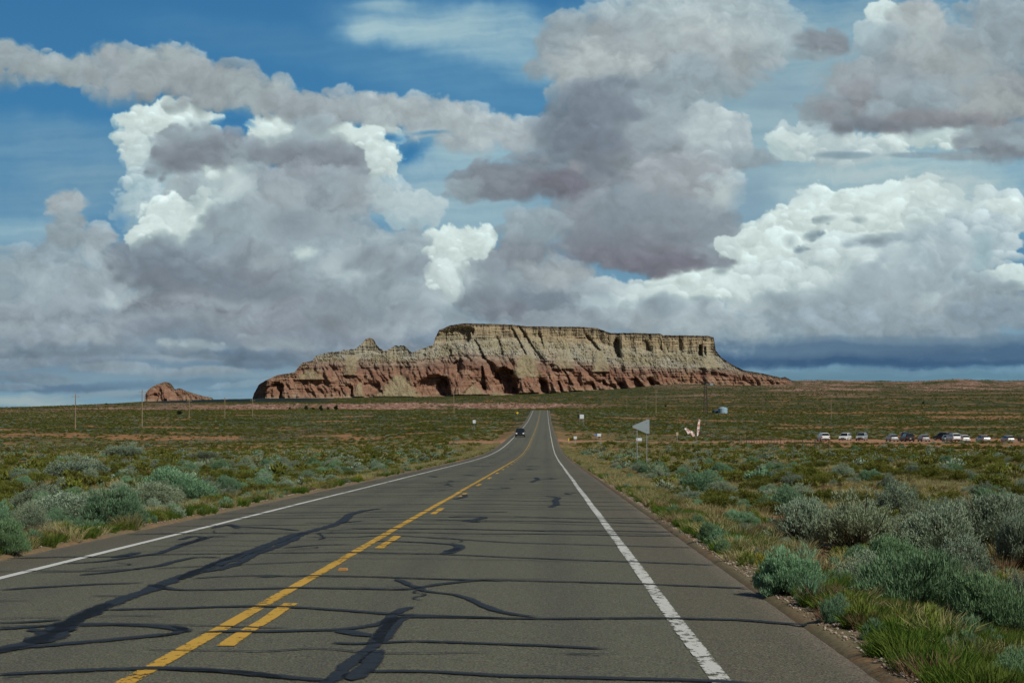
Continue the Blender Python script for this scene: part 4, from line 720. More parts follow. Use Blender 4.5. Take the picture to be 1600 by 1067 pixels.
build_rock('butte', 4450.0, 217, 336, 420, RIM2, [(x, y + 3) for x, y in RIM2], [(x, y + 5) for x, y in RIM2], [(217, 636), (221, 629), (270, 628), (330, 626), (336, 636)],
           [(235, 9, 612, 628, 14, 0), (254, 5, 620, 629, 10, 0), (245, 4, 606, 618, 7, .2), (224, 3, 616, 627, 7, 0)], [(217, 590), (336, 590)], 130, 160, slopes=(66, 50, 60), amp=.55, seed=40)
# ---------------------------------------------------------------- plants
def leaf_mat(name, c1, c2, c3, rough=.8, trans=.25):
    """c1..c2 by leaf, towards c3 on some of the plants"""
    k = NT(name); oi = k.n('ObjectInfo'); rnd = oi.outputs['Random']; lf = k.attr('leaf').outputs['Fac']
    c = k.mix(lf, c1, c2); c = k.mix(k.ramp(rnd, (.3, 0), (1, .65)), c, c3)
    hv = k.n('HueSaturation'); k.val(hv.inputs['Value'], k.math('MULTIPLY_ADD', k.math('FRACT', k.math('MULTIPLY', rnd, 7.31)), .5, .75)); k.val(hv.inputs['Color'], c); c = hv.outputs[0]
    tw = k.attr('twig').outputs['Fac']; c = k.mix(tw, c, (.10, .075, .055))
    p = k.bsdf(c, rough, 0, .15); t = k.n('BsdfTranslucent'); k.val(t.inputs[0], c); mx = k.n('MixShader'); mx.inputs[0].default_value = trans; k.l(p, mx.inputs[1]); k.l(t.outputs[0], mx.inputs[2])
    return k.done(mx.outputs[0])
def blades(c, d, up, ln, wd, rng, bend=.25):
    """thin tapered leaves: base point c, direction d, length ln, width wd; one quad and one triangle each"""
    n = len(c); side = np.cross(d, rng.normal(size=(n, 3))); side /= np.linalg.norm(side, axis=1)[:, None] + 1e-9
    ln = ln[:, None]; wd = wd[:, None]
    mid = c + d * ln * .55; tip = c + d * ln + up * (bend * ln)
    V = np.stack([c - side * wd * .35, c + side * wd * .35, mid + side * wd * .5, mid - side * wd * .5, tip], 1).reshape(-1, 3)
    b = (np.arange(n) * 5)[:, None]
    return V, b + np.array([[0, 1, 2, 3]]), b + np.array([[3, 2, 4]])
def plant_mesh(name, mat, parts):
    """parts: list of (V, quads, tris, leaf values, twig values)"""
    Vs, Q, T, Lf, Tw = [], [], [], [], []; b = 0
    for V, q, t, lf, tw in parts:
        Vs.append(V); Q.append(q + b); T.append(t + b); Lf.append(np.repeat(lf, 5)); Tw.append(np.full(len(V), tw)); b += len(V)
    return np_mesh(name, np.vstack(Vs), [np.vstack(Q), np.vstack(T)], mat, {'leaf': np.concatenate(Lf), 'twig': np.concatenate(Tw)})
def shrub(name, mat, seed, n_st, n_lf, ln, wd, flat=.75, upright=.5, twig=True, spread=1.0, gap=.25):
    """unit shrub: radius about .5, height about flat; foliage gathered in plumes at the ends of branching stems"""
    rng = np.random.RandomState(seed); parts = []
    lob = rng.uniform(0, 2 * math.pi, 5); lobs = rng.uniform(.72, 1.12, 5)
    q = rng.uniform(0, 2 * math.pi, n_st); e = np.arccos(rng.uniform(.02, 1, n_st) ** .8)
    rad = np.ones(n_st)
    for a, s in zip(lob, lobs):
        dd = np.abs((q - a + math.pi) % (2 * math.pi) - math.pi); rad = np.where(dd < .7, s, rad)
    rr = .5 * rad * rng.uniform(.62, 1.06, n_st) * spread
    tips = np.stack([np.sin(e) * np.cos(q) * rr, np.sin(e) * np.sin(q) * rr, .06 + np.cos(e) * rr * 2 * flat * .98], -1)
    if n_st > 60:                                     # gather the stems into a few rounded heads of unequal size and height
        nl = rng.randint(6, 10); la = rng.uniform(0, 6.28, nl); lr = rng.uniform(.05, .36, nl); ls = rng.uniform(.15, .27, nl); lz = rng.uniform(.30, .78, nl) * flat * (1.1 - lr)
        w_ = rng.randint(0, nl, n_st); al = rng.rand(n_st) < .82
        q2 = rng.uniform(0, 6.28, n_st); c2 = rng.uniform(-.25, 1, n_st); s2 = np.sqrt(1 - c2 ** 2); R_ = ls[w_] * rng.uniform(.8, 1.05, n_st)
        t2 = np.stack([np.cos(la[w_]) * lr[w_] + np.cos(q2) * s2 * R_, np.sin(la[w_]) * lr[w_] + np.sin(q2) * s2 * R_, np.maximum(lz[w_] + c2 * R_ * 1.05, .05)], -1)
        tips = np.where(al[:, None], t2, tips)
    bare = rng.rand(n_st) < gap * .3
    base = tips * np.array([.12, .12, 0]) 
    if twig:
        m = np.concatenate([base, lerp(base, tips, .45)]); e2 = np.concatenate([lerp(base, tips, .6), tips]); d = e2 - m; L_ = np.linalg.norm(d, axis=1); d /= L_[:, None]
        V, Q, T = blades(m, d, np.array([0, 0, 0.]), L_, np.full(len(m), .012), rng, 0); parts.append((V, Q, T, rng.rand(len(m)), 1.0))
    n = n_lf; i = rng.randint(0, n_st, n); i = i[~bare[i]]; n = len(i)
    t = 1 - rng.beta(1.0, 4.0, n) * .6
    out = tips[i] / (np.linalg.norm(tips[i], axis=1)[:, None] + 1e-6)
    c = lerp(base[i], tips[i], t[:, None]) + rng.normal(size=(n, 3)) * (.022 + .05 * (1 - t))[:, None]
    d = out * .7 + np.array([0, 0, upright]) + rng.normal(size=(n, 3)) * .38; d /= np.linalg.norm(d, axis=1)[:, None]
    V, Q, T = blades(c, d, np.array([0, 0, 1.]), ln * rng.uniform(.6, 1.3, n), wd * rng.uniform(.7, 1.3, n), rng, .15)
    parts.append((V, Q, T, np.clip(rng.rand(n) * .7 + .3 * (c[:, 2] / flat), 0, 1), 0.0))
    me = plant_mesh(name, mat, parts)
    return me
def tuft(name, mat, seed, n, ln, wd, spread, droop):
    rng = np.random.RandomState(seed); q = rng.uniform(0, 2 * math.pi, n); r = np.sqrt(rng.rand(n)) * .22
    c = np.stack([np.cos(q) * r, np.sin(q) * r, r * 0], -1); lean = rng.uniform(.05, spread, n) + r
    q2 = q + rng.normal(size=n) * .6; d = np.stack([np.cos(q2) * lean, np.sin(q2) * lean, np.ones(n)], -1); d /= np.linalg.norm(d, axis=1)[:, None]
    V, Q, T = blades(c, d, np.array([0, 0, -1.]), ln * rng.uniform(.45, 1.1, n), np.full(n, wd), rng, droop)
    return plant_mesh(name, mat, [(V, Q, T, rng.rand(n), 0.0)])
M_SAGE = leaf_mat('silver_sage_leaves', (.155, .215, .15), (.34, .42, .31), (.21, .235, .135))
M_RABBIT = leaf_mat('blue_green_leaves', (.105, .20, .115), (.24, .39, .235), (.14, .22, .09))
M_DARK = leaf_mat('olive_scrub_leaves', (.085, .11, .020), (.20, .21, .040), (.12, .105, .03))
M_GREEN = leaf_mat('fresh_green_grass', (.050, .105, .012), (.12, .19, .025), (.12, .14, .03), trans=.35)
M_STRAW = leaf_mat('straw_grass', (.26, .22, .10), (.44, .385, .20), (.24, .24, .09), trans=.3)
M_RUST = leaf_mat('rusty_dry_weeds', (.13, .09, .05), (.22, .16, .09), (.16, .08, .06))
M_YEL = leaf_mat('yellow_flowering_weeds', (.12, .16, .03), (.42, .34, .04), (.16, .18, .04))
SAGE = [shrub('foliage', M_SAGE, 10 + i, 420, 26000, .034, .0080, flat=f, upright=u) for i, (f, u) in enumerate([(.70, .55), (.62, .4), (.78, .6), (.66, .5)])]
RAB = [shrub('foliage', M_RABBIT, 30 + i, 420, 26000, .044, .0072, flat=f, upright=.9, gap=.1) for i, f in enumerate([.72, .62, .8])]
DARK = [shrub('foliage', M_DARK, 50 + i, 200, 8000, .050, .012, flat=f, upright=.5) for i, f in enumerate([.6, .7, .52])]
def lite(name, mat, seed, n, ln, wd, flat): return shrub(name, mat, seed, 40, n, ln, wd, flat=flat, upright=.4, twig=False)
G_BR = [tuft('blades', M_GREEN, 70 + i, 260, .42, .011, s, .2) for i, s in enumerate([.5, .8])]
G_ST = [tuft('blades', M_STRAW, 80 + i, 230, .5, .008, s, .25) for i, s in enumerate([.45, .75])]
G_RU = [tuft('blades', M_RUST, 90, 200, .4, .009, .6, .2)]
LITE = [lite('far_sage', M_SAGE, 100, 420, .13, .05, .62), lite('far_sage', M_SAGE, 101, 420, .13, .05, .7), lite('far_scrub', M_DARK, 102, 420, .13, .055, .55), lite('far_scrub', M_DARK, 103, 420, .13, .055, .65), lite('far_scrub', M_DARK, 104, 420, .13, .055, .5), lite('far_straw', M_STRAW, 105, 300, .16, .03, .6), lite('far_green', M_RABBIT, 106, 420, .13, .05, .6)]
def scatter(name, protos, P, idx, rot, scl, kind='stuff'):
    """one object of countless plants or stones: a point mesh with geometry-node copies of a few meshes"""
    cl = bpy.data.collections.new(name + '_source')
    for i, me in enumerate(protos):
        o = bpy.data.objects.new('%02d_%s' % (i, name), me); cl.objects.link(o)
    me = bpy.data.meshes.new(name); me.vertices.add(len(P)); me.vertices.foreach_set('co', np.asarray(P, np.float32).ravel())
    for k_, a, t in (('idx', idx, 'INT'), ('rot', rot, 'FLOAT'), ('tilt', np.random.uniform(-.12, .12, len(P)), 'FLOAT')):
        at = me.attributes.new(k_, t, 'POINT'); at.data.foreach_set('value', np.asarray(a, np.int32 if t == 'INT' else np.float32))
    at = me.attributes.new('scl', 'FLOAT_VECTOR', 'POINT'); at.data.foreach_set('vector', np.asarray(scl, np.float32).ravel())
    o = link(name, me); tag(o, kind=kind)
    ng = bpy.data.node_groups.new(name, 'GeometryNodeTree')
    ng.interface.new_socket('Geometry', in_out='INPUT', socket_type='NodeSocketGeometry'); ng.interface.new_socket('Geometry', in_out='OUTPUT', socket_type='NodeSocketGeometry')
    N = ng.nodes.new; gi = N('NodeGroupInput'); go = N('NodeGroupOutput'); iop = N('GeometryNodeInstanceOnPoints'); ci = N('GeometryNodeCollectionInfo')
    ci.inputs['Collection'].default_value = cl; ci.inputs['Separate Children'].default_value = True; ci.inputs['Reset Children'].default_value = True
    def na(nm, dt):
        a = N('GeometryNodeInputNamedAttribute'); a.data_type = dt; a.inputs['Name'].default_value = nm; return [s for s in a.outputs if s.enabled][0]
    cx = N('ShaderNodeCombineXYZ'); ng.links.new(na('rot', 'FLOAT'), cx.inputs[2]); ng.links.new(na('tilt', 'FLOAT'), cx.inputs[0])
    ng.links.new(gi.outputs[0], iop.inputs['Points']); ng.links.new(ci.outputs[0], iop.inputs['Instance']); iop.inputs['Pick Instance'].default_value = True
    ng.links.new(na('idx', 'INT'), iop.inputs['Instance Index']); ng.links.new(cx.outputs[0], iop.inputs['Rotation']); ng.links.new(na('scl', 'FLOAT_VECTOR'), iop.inputs['Scale'])
    ng.links.new(iop.outputs[0], go.inputs[0])
    md = o.modifiers.new('scatter', 'NODES'); md.node_group = ng
    return o
def pix_ground(px, py):
    """where the line of sight of a point of the photograph's plane meets the roadside ground (used once to take the plants' places)"""
    d = np.linspace(9, 330, 1400); X = EYE[0] + (px - 852) / 2800 * d; z = EYE[2] - (py - 640) / 2800 * d
    g = ground(X, d, True); m = np.flatnonzero(z < g)
    i = m[0] if len(m) else len(d) - 1
    return float(X[i]), float(d[i])
_bush_count = {}
def bush(protos, x, y, wdt, hgt, name, label, group, i=0):
    o = empty(name, (x, y, float(ground(x, y)) - .04), random.uniform(0, 6.28)) if False else bpy.data.objects.new(name, protos[i % len(protos)])
    COL.objects.link(o); o.location = (x, y, float(ground(x, y)) - .04); o.rotation_euler = (random.uniform(-.06, .06), random.uniform(-.06, .06), random.uniform(0, 6.28))
    o.scale = (wdt, wdt * random.uniform(.9, 1.1), hgt); tag(o, label, 'shrub', group); return o
# the large roadside shrubs: column, foot line, width and height on the photograph's plane
BIG = [
 (1232, 930, 106, 76, 'R', 'rounded blue-green sagebrush nearest the pavement edge on the right'),
 (1430, 965, 180, 132, 'R', 'largest feathery green sagebrush, in the right foreground grass'),
 (1550, 1000, 150, 100, 'R', 'blue-green shrub right of and below the largest feathery sagebrush'),
 (1580, 1075, 84, 66, 'R', 'pale green shrub cut by the bottom right corner of the view'),
 (1300, 975, 40, 60, 'R', 'small narrow blue-green shrub left of the largest feathery sagebrush'),
 (1265, 858, 110, 86, 'S', 'grey-green sagebrush at the left end of the right-hand thicket'),
 (1345, 870, 130, 96, 'S', 'dense grey sagebrush in the middle of the right-hand thicket'),
 (1405, 826, 110, 72, 'S', 'dark-hearted sagebrush standing behind the right-hand thicket'),
 (1470, 872, 130, 90, 'S', 'wide grey sagebrush behind the largest feathery one'),
 (1545, 862, 140, 96, 'S', 'tall grey-green sagebrush near the right edge of the view'),
 (1600, 890, 100, 100, 'S', 'sagebrush cut by the right edge above the red bare patch'),
 (1500, 915, 110, 80, 'S', 'grey-green sagebrush between the feathery one and the tall one'),
 (1590, 950, 70, 60, 'S', 'low sagebrush on the right edge just above the blue-green shrub'),
 (1090, 775, 70, 48, 'R', 'round green shrub alone in the straw grass right of the road'),
 (1112, 848, 42, 34, 'R', 'small silvery shrub beside the right pavement edge, further along'),
 (1160, 840, 40, 26, 'S', 'low silvery sagebrush beside bright green grass on the right verge'),
 (4, 868, 80, 100, 'R', 'blue-green sagebrush cut by the left edge of the view'),
 (100, 824, 130, 84, 'S', 'wide silvery sagebrush at the left, right of the one cut by the edge'),
 (172, 826, 110, 92, 'R', 'feathery blue-green sagebrush in the middle of the left thicket'),
 (60, 800, 90, 60, 'S', 'sagebrush behind the widest silvery one on the left'),
 (265, 790, 110, 78, 'R', 'tall blue-green sagebrush beside the left pavement edge'),
 (222, 800, 90, 74, 'S', 'silvery sagebrush squeezed between the two feathery ones on the left'),
 (104, 752, 110, 52, 'S', 'grey domed sagebrush standing behind the left thicket'),
 (352, 775, 44, 44, 'R', 'narrow blue-green shrub beside green grass on the left verge'),
 (408, 770, 60, 34, 'R', 'rounded shrub beside the left pavement edge, furthest of the roadside row'),
 (316, 722, 52, 26, 'S', 'pale domed sagebrush in front of the left fence posts'),
 (185, 718, 70, 34, 'S', 'pale sagebrush on the plain left of the fence posts'),
 (456, 752, 46, 24, 'S', 'silvery sagebrush low on the left verge'), (520, 745, 60, 26, 'R', 'blue-green shrub on the left verge where the line begins to bend'),
 (205, 755, 46, 30, 'D', 'dark brown-green shrub beside a bare sand patch on the left'), (1180, 770, 50, 24, 'D', 'dark olive shrub in the straw grass on the right'), (1260, 752, 60, 28, 'D', 'dark olive shrub right of the straw grass meadow'), (1545, 770, 70, 40, 'D', 'dark green shrub behind the thicket at the right edge'), (1160, 752, 56, 22, 'D', 'dark shrub left of its olive neighbour in the right meadow'),
]
placed = []
for i, (px, py, pw, ph, kd, lab) in enumerate(BIG):
    x, y = pix_ground(px, py); s = y / 2800.0
    pr = {'R': RAB, 'S': SAGE, 'D': DARK}[kd]
    bush(pr, x, y + pw * s * .3, pw * s * 1.2, ph * s * (1.4 if px > 852 else .98), 'sagebrush' if kd != 'D' else 'desert_shrub', lab, 'sagebrush along the road' if kd != 'D' else 'dark desert shrubs', i); placed.append((x, y + pw * s * .3, pw * s * .45))
rng = np.random.RandomState(12)
def free(x, y, r):
    return all((x - a) ** 2 + (y - b) ** 2 > (r + c) ** 2 * .8 for a, b, c in placed)
def in_view(x, y, m=40): 
    c = 852 + 2800 * (x - EYE[0]) / max(y, 1); return -m < c < 1600 + m
n_s = n_d = 0
for it in range(9000):
    y = 14 + 120 * rng.rand() ** 1.0; s = 1 if rng.rand() < .55 else -1
    x = s * rng.uniform(6.4, 60)
    if not in_view(x, y): continue
    lat = abs(x); dens = .35 + .65 * float(fbm2(np.array([x / 9]), np.array([y / 9]), 201, 3)[0])
    if s > 0 and 5 < lat < 16 and y > 40: dens *= .5
    if rng.rand() > dens or float(barren(np.array([x]), np.array([y]))[0]) > .5: continue
    sz = rng.uniform(.45, 1.15) * (.75 if lat < 8 else 1)
    if not free(x, y, sz * .5): continue
    dark = rng.rand() < (.25 + .45 * (lat > 18) + .25 * (y > 48))
    if dark:
        if n_d >= 190: continue
        n_d += 1; bush(DARK, x, y, sz * 1.1, sz * .95, 'desert_shrub', 'small dark olive shrub scattered %s of the road' % ('right' if s > 0 else 'left'), 'dark desert shrubs %s of the road' % ('right' if s > 0 else 'left'), it)
    else:
        if n_s >= 240: continue
        n_s += 1; bush(SAGE if rng.rand() < .7 else RAB, x, y, sz * 1.15, sz * .95, 'sagebrush', 'small silvery green sagebrush scattered %s of the road' % ('right' if s > 0 else 'left'), 'silvery sagebrush %s of the road' % ('right' if s > 0 else 'left'), it)
    placed.append((x, y, sz * .5))
ys_ = max(p[1] for p in placed); print('individual shrubs', n_s, n_d)
def field(n, r0, r1, power, margin=60, lo=-60, hi=1660):
    r = (r0 ** power + (r1 ** power - r0 ** power) * rng.rand(n)) ** (1 / power)
    c = rng.uniform(lo - margin, hi + margin, n); x = EYE[0] + (c - 852) / 2800 * r; y = r
    return x, y
# ---- middle and far scrub
x, y = field(120000, 60, 1250, 1.35)
r = np.hypot(x - EYE[0], y); lat = np.abs(x)
bar = barren(x, y); dr = dirt(x, y); p1 = fbm2(x / 18, y / 18, 210, 4); p2 = fbm2(x / 60, y / 60, 211, 4)
near_skip = (y < 134) & (lat < 60)
keep = (lat > 6.6 + rng.rand(len(x)) * 2) & (dr < .2) & (rng.rand(len(x)) > bar * .90) & (rng.rand(len(x)) < np.clip(.62 + .9 * p1, .08, 1)) & ~(near_skip & (rng.rand(len(x)) < .72))
x, y, r, lat, p1, p2 = [a[keep] for a in (x, y, r, lat, p1, p2)]
z = ground(x, y) - .04; n = len(x)
sel = rng.rand(n)
left = x < 0
sagep = np.where(r < 240, .15 - .1 * sstep(25, 55, lat), .05 + .2 * sstep(.1, .4, p2)); straw = np.clip(np.where((lat < 34) & (r < 420), .42, .14) + .55 * sstep(.08, .3, fbm2(x / 45, y / 70, 213, 4)), 0, .8) 
idx = np.where(sel < sagep, rng.randint(0, 2, n), np.where(sel < sagep + straw, 5, np.where(sel > .975, 6, rng.randint(2, 5, n))))
sc = rng.uniform(.5, 1.25, n) * np.where(idx == 5, .75, 1.0)
scl = np.stack([sc * 1.2, sc * 1.2, sc * rng.uniform(.65, 1.0, n) * np.where(r > 300, .75, 1)], -1)
scatter('scrub', LITE, np.stack([x, y, z], -1), idx, rng.uniform(0, 6.28, n), scl); print('scrub', n)
x, y = field(120000, 1150, 6800, 1.1); r = np.hypot(x - EYE[0], y); sp = fbm2(x / 300, y / 160, 250, 5, .6); cc_ = 852 + 2800 * (x - EYE[0]) / y; k_ = (rng.rand(len(x)) < np.clip(.35 + 1.6 * sp, .03, 1)) & ~((r > 2850) & (cc_ > 225) & (cc_ < 520)) & ((r < 4450) | (x > r * .14)); x, y, r = x[k_], y[k_], r[k_]; n = len(x)
sc = rng.uniform(1.0, 2.4, n) * np.minimum(r / 2600, 1.4) ** .5; scatter('far_scrub', LITE[2:5], np.stack([x, y, ground(x, y) - .1], -1), rng.randint(0, 3, n), rng.uniform(0, 6.28, n), np.stack([sc * 1.5, sc * 1.5, sc * .8], -1)); print('far scrub', n)
# ---- denser full plants between 60 and 150 m that are too small to show apart
x, y = field(9000, 45, 170, 1.2); lat = np.abs(x); bar = barren(x, y); dr = dirt(x, y)
p1 = fbm2(x / 9, y / 9, 212, 4); k_ = (lat > 6.5) & (dr < .2) & (rng.rand(len(x)) > bar) & (rng.rand(len(x)) < np.clip(.40 + .9 * p1, .04, 1) * (1 - .85 * (x > 0) * sstep(45, 60, y) * sstep(36, 28, lat) * (p1 < .25))); x, y = x[k_], y[k_]; n = len(x)
sel = rng.rand(n); lat = lat[k_]; idx = np.where(sel < .18, rng.randint(0, 4, n), np.where(sel < .26, rng.randint(4, 7, n), rng.randint(7, 10, n)))
sc = rng.uniform(.4, 1.0, n); scatter('low_scrub', SAGE + RAB + DARK, np.stack([x, y, ground(x, y) - .03], -1), idx, rng.uniform(0, 6.28, n), np.stack([sc * 1.15, sc * 1.15, sc * .85], -1))
# ---- grasses: green along the pavement, straw meadow behind
def grass(name, protos, x, y, s0, s1, keep):
    x, y = x[keep], y[keep]; n = len(x); s = rng.uniform(s0, s1, n)
    scatter(name, protos, np.stack([x, y, ground(x, y) - .02], -1), rng.randint(0, len(protos), n), rng.uniform(0, 6.28, n), np.stack([s, s, s * rng.uniform(.7, 1.2, n)], -1)); print(name, n)
x, y = field(95000, 10, 260, 1.0); lat = np.abs(x); side = np.sign(x); p = fbm2(x / 2.2, y / 3.5, 220, 3); pl = fbm2(x / 9, y / 12, 221, 3)
dr = dirt(x, y) < .2
grass('green_grass', G_BR, x, y, .25, .7, (lat > 4.97 - .17 * (x < 0)) & (lat < 17) & dr & (rng.rand(len(x)) < np.clip(.30 - .15 * (y < 20) + .30 * (lat < 5.7) + 1.9 * p + .9 * pl - .085 * np.maximum(lat - 6.0, 0), 0, 1)))
x, y = field(150000, 10, 330, 1.15); lat = np.abs(x); p = fbm2(x / 6, y / 9, 230, 4); dr = dirt(x, y) < .2; bb = rng.rand(len(x)) > barren(x, y)
mead = np.where(x > 0, sstep(45, 70, y) * sstep(30, 18, lat), sstep(90, 130, y) * sstep(34, 20, lat)); mead = mead * .62; mead = np.maximum(mead, (.06 + .28 * sstep(30, 60, y)) * (lat < 60) + .05 * (lat < 7)) * np.where((x < 0) & (y < 90), .7, 1)
grass('straw_grass', G_ST, x, y, .4, .9, (lat > 4.97 - .17 * (x < 0)) & dr & bb & ~((x > 0) & (y < 20) & (rng.rand(len(x)) < .6)) & (rng.rand(len(x)) < np.clip(mead * (.7 + 1.9 * p), 0, 1)))
x, y = field(40000, 10, 160, 1.0); lat = np.abs(x); p = fbm2(x / 3, y / 4, 240, 3)
grass('dry_weeds', G_RU, x, y, .35, .75, (lat > 5.0) & (lat < 30) & (rng.rand(len(x)) < np.clip(.05 + 1.5 * p, 0, .6)))
x, y = field(16000, 10, 170, 1.0); lat = np.abs(x); p = fbm2(x / 2.5, y / 4, 245, 3); k_ = (lat > 4.95 - .17 * (x < 0)) & (lat < 26) & (dirt(x, y) < .2) & (rng.rand(len(x)) < np.clip(.10 + 1.2 * p + .35 * (lat < 5.6), 0, .8)); x, y = x[k_], y[k_]; n = len(x); s = rng.uniform(.12, .38, n)
HERB = [shrub('herb', M_YEL, 400, 50, 900, .16, .02, flat=.7, twig=False), shrub('herb', M_RABBIT, 401, 50, 900, .16, .02, flat=.6, twig=False), shrub('herb', M_SAGE, 402, 50, 900, .15, .022, flat=.5, twig=False), shrub('herb', leaf_mat('yellow_green_herb', (.12, .17, .03), (.24, .29, .06), (.17, .15, .05)), 403, 50, 900, .16, .02, flat=.6, twig=False)]
scatter('low_herbs', HERB, np.stack([x, y, ground(x, y) - .01], -1), rng.choice([0, 1, 2, 3, 3, 1], n), rng.uniform(0, 6.28, n), np.stack([s, s, s], -1)); print('herbs', n)
# patches of strong green grass seen in the photograph
px_, py_ = [], []
for (cx, cy, rx, ry, n) in [(1345, 892, 44, 18, 150), (1370, 1000, 80, 18, 240), (1480, 1000, 110, 22, 330), (1300, 985, 40, 20, 110), (1180, 848, 44, 14, 100), (1130, 868, 40, 14, 90), (1210, 875, 30, 12, 50), (1360, 1015, 40, 26, 110), (1560, 1025, 50, 16, 120), (225, 815, 22, 22, 70), (300, 802, 20, 14, 60), (380, 782, 22, 12, 50), (330, 795, 20, 12, 40), (430, 778, 24, 8, 40), (470, 768, 30, 7, 40)]:
    for j in range(n):
        q = rng.uniform(0, 6.28); rr = math.sqrt(rng.rand()); px_.append(cx + math.cos(q) * rr * rx); py_.append(cy + math.sin(q) * rr * ry)
px_, py_ = np.array(px_), np.array(py_); d_ = 1.82 / ((py_ - 640) / 2800 - .0186); x_ = EYE[0] + (px_ - 852) / 2800 * d_
k_ = np.abs(x_) > 5.0; x_, d_ = x_[k_], d_[k_]; n = len(x_); s = rng.uniform(.3, .6, n)
scatter('green_grass', [G_BR[0], G_BR[1]], np.stack([x_, d_, ground(x_, d_) - .02], -1), rng.randint(0, 2, n), rng.uniform(0, 6.28, n), np.stack([s, s, s], -1))
# ---- pebbles along the pavement edge
def pebble(seed):
    rg = np.random.RandomState(seed); bm = bmesh.new(); bmesh.ops.create_icosphere(bm, subdivisions=1, radius=1)
    for v in bm.verts: v.co *= rg.uniform(.7, 1.15); v.co.z *= .6
    me = bpy.data.meshes.new('pebble'); bm.to_mesh(me); bm.free()
    k = NT('pebble_stone'); rnd = k.n('ObjectInfo').outputs['Random']; me.materials.append(k.done(k.bsdf(k.ramp(rnd, (0, (.12, .09, .07)), (.6, (.28, .21, .16)), (1, (.42, .38, .33))), .9, 0, .2))); return me
n = 14000; sd_ = rng.choice([-1, 1], n); y = 9 + 75 * rng.rand(n) ** 1.3; x = sd_ * (4.8 + np.abs(rng.normal(0, .38, n))); s = rng.uniform(.006, .022, n)
scatter('gravel', [pebble(1), pebble(2)], np.stack([x, y, np.maximum(ground(x, y), np.where(np.abs(x) < 4.86, road_z(y) - .06, -99)) + s * .3], -1), rng.randint(0, 2, n), rng.uniform(0, 6.28, n), np.stack([s, s, s], -1))
print("T plants", time.time() - _T0)
# ---------------------------------------------------------------- vehicles
GLASS = plain('dark_car_glass', (.015, .02, .025), .08, 0, .6); TYRE = plain('tyre_rubber', (.018, .018, .018), .85); RIMM = plain('alloy_rim', (.42, .43, .45), .35, .8)
TRIM = plain('black_trim', (.02, .02, .022), .6); REDL = plain('red_tail_lamp', (.35, .015, .012), .25); CLEAR = plain('clear_lamp', (.75, .77, .8), .2); PLATE = plain('number_plate', (.6, .6, .58), .5)
_b = NT('lit_headlamp'); _e = _b.n('Emission'); _e.inputs[0].default_value = (1, .96, .88, 1); _e.inputs[1].default_value = 1.6; LIT = _b.done(_e.outputs[0])
KINDS = { # length, width, height, belt, hood height, windscreen base, roof front, roof rear, rear window foot (from the front, as share of length), tail height
 'suv': (4.75, 1.92, 1.74, 1.06, 1.04, .26, .40, .90, .985, 1.08),
 'hatch': (4.25, 1.80, 1.50, .94, .90, .25, .42, .80, .96, .98),
 'sedan': (4.75, 1.84, 1.45, .92, .88, .27, .43, .70, .86, .98),
 'van': (5.1, 2.0, 1.95, 1.10, 1.05, .16, .30, .95, .99, 1.15),
}
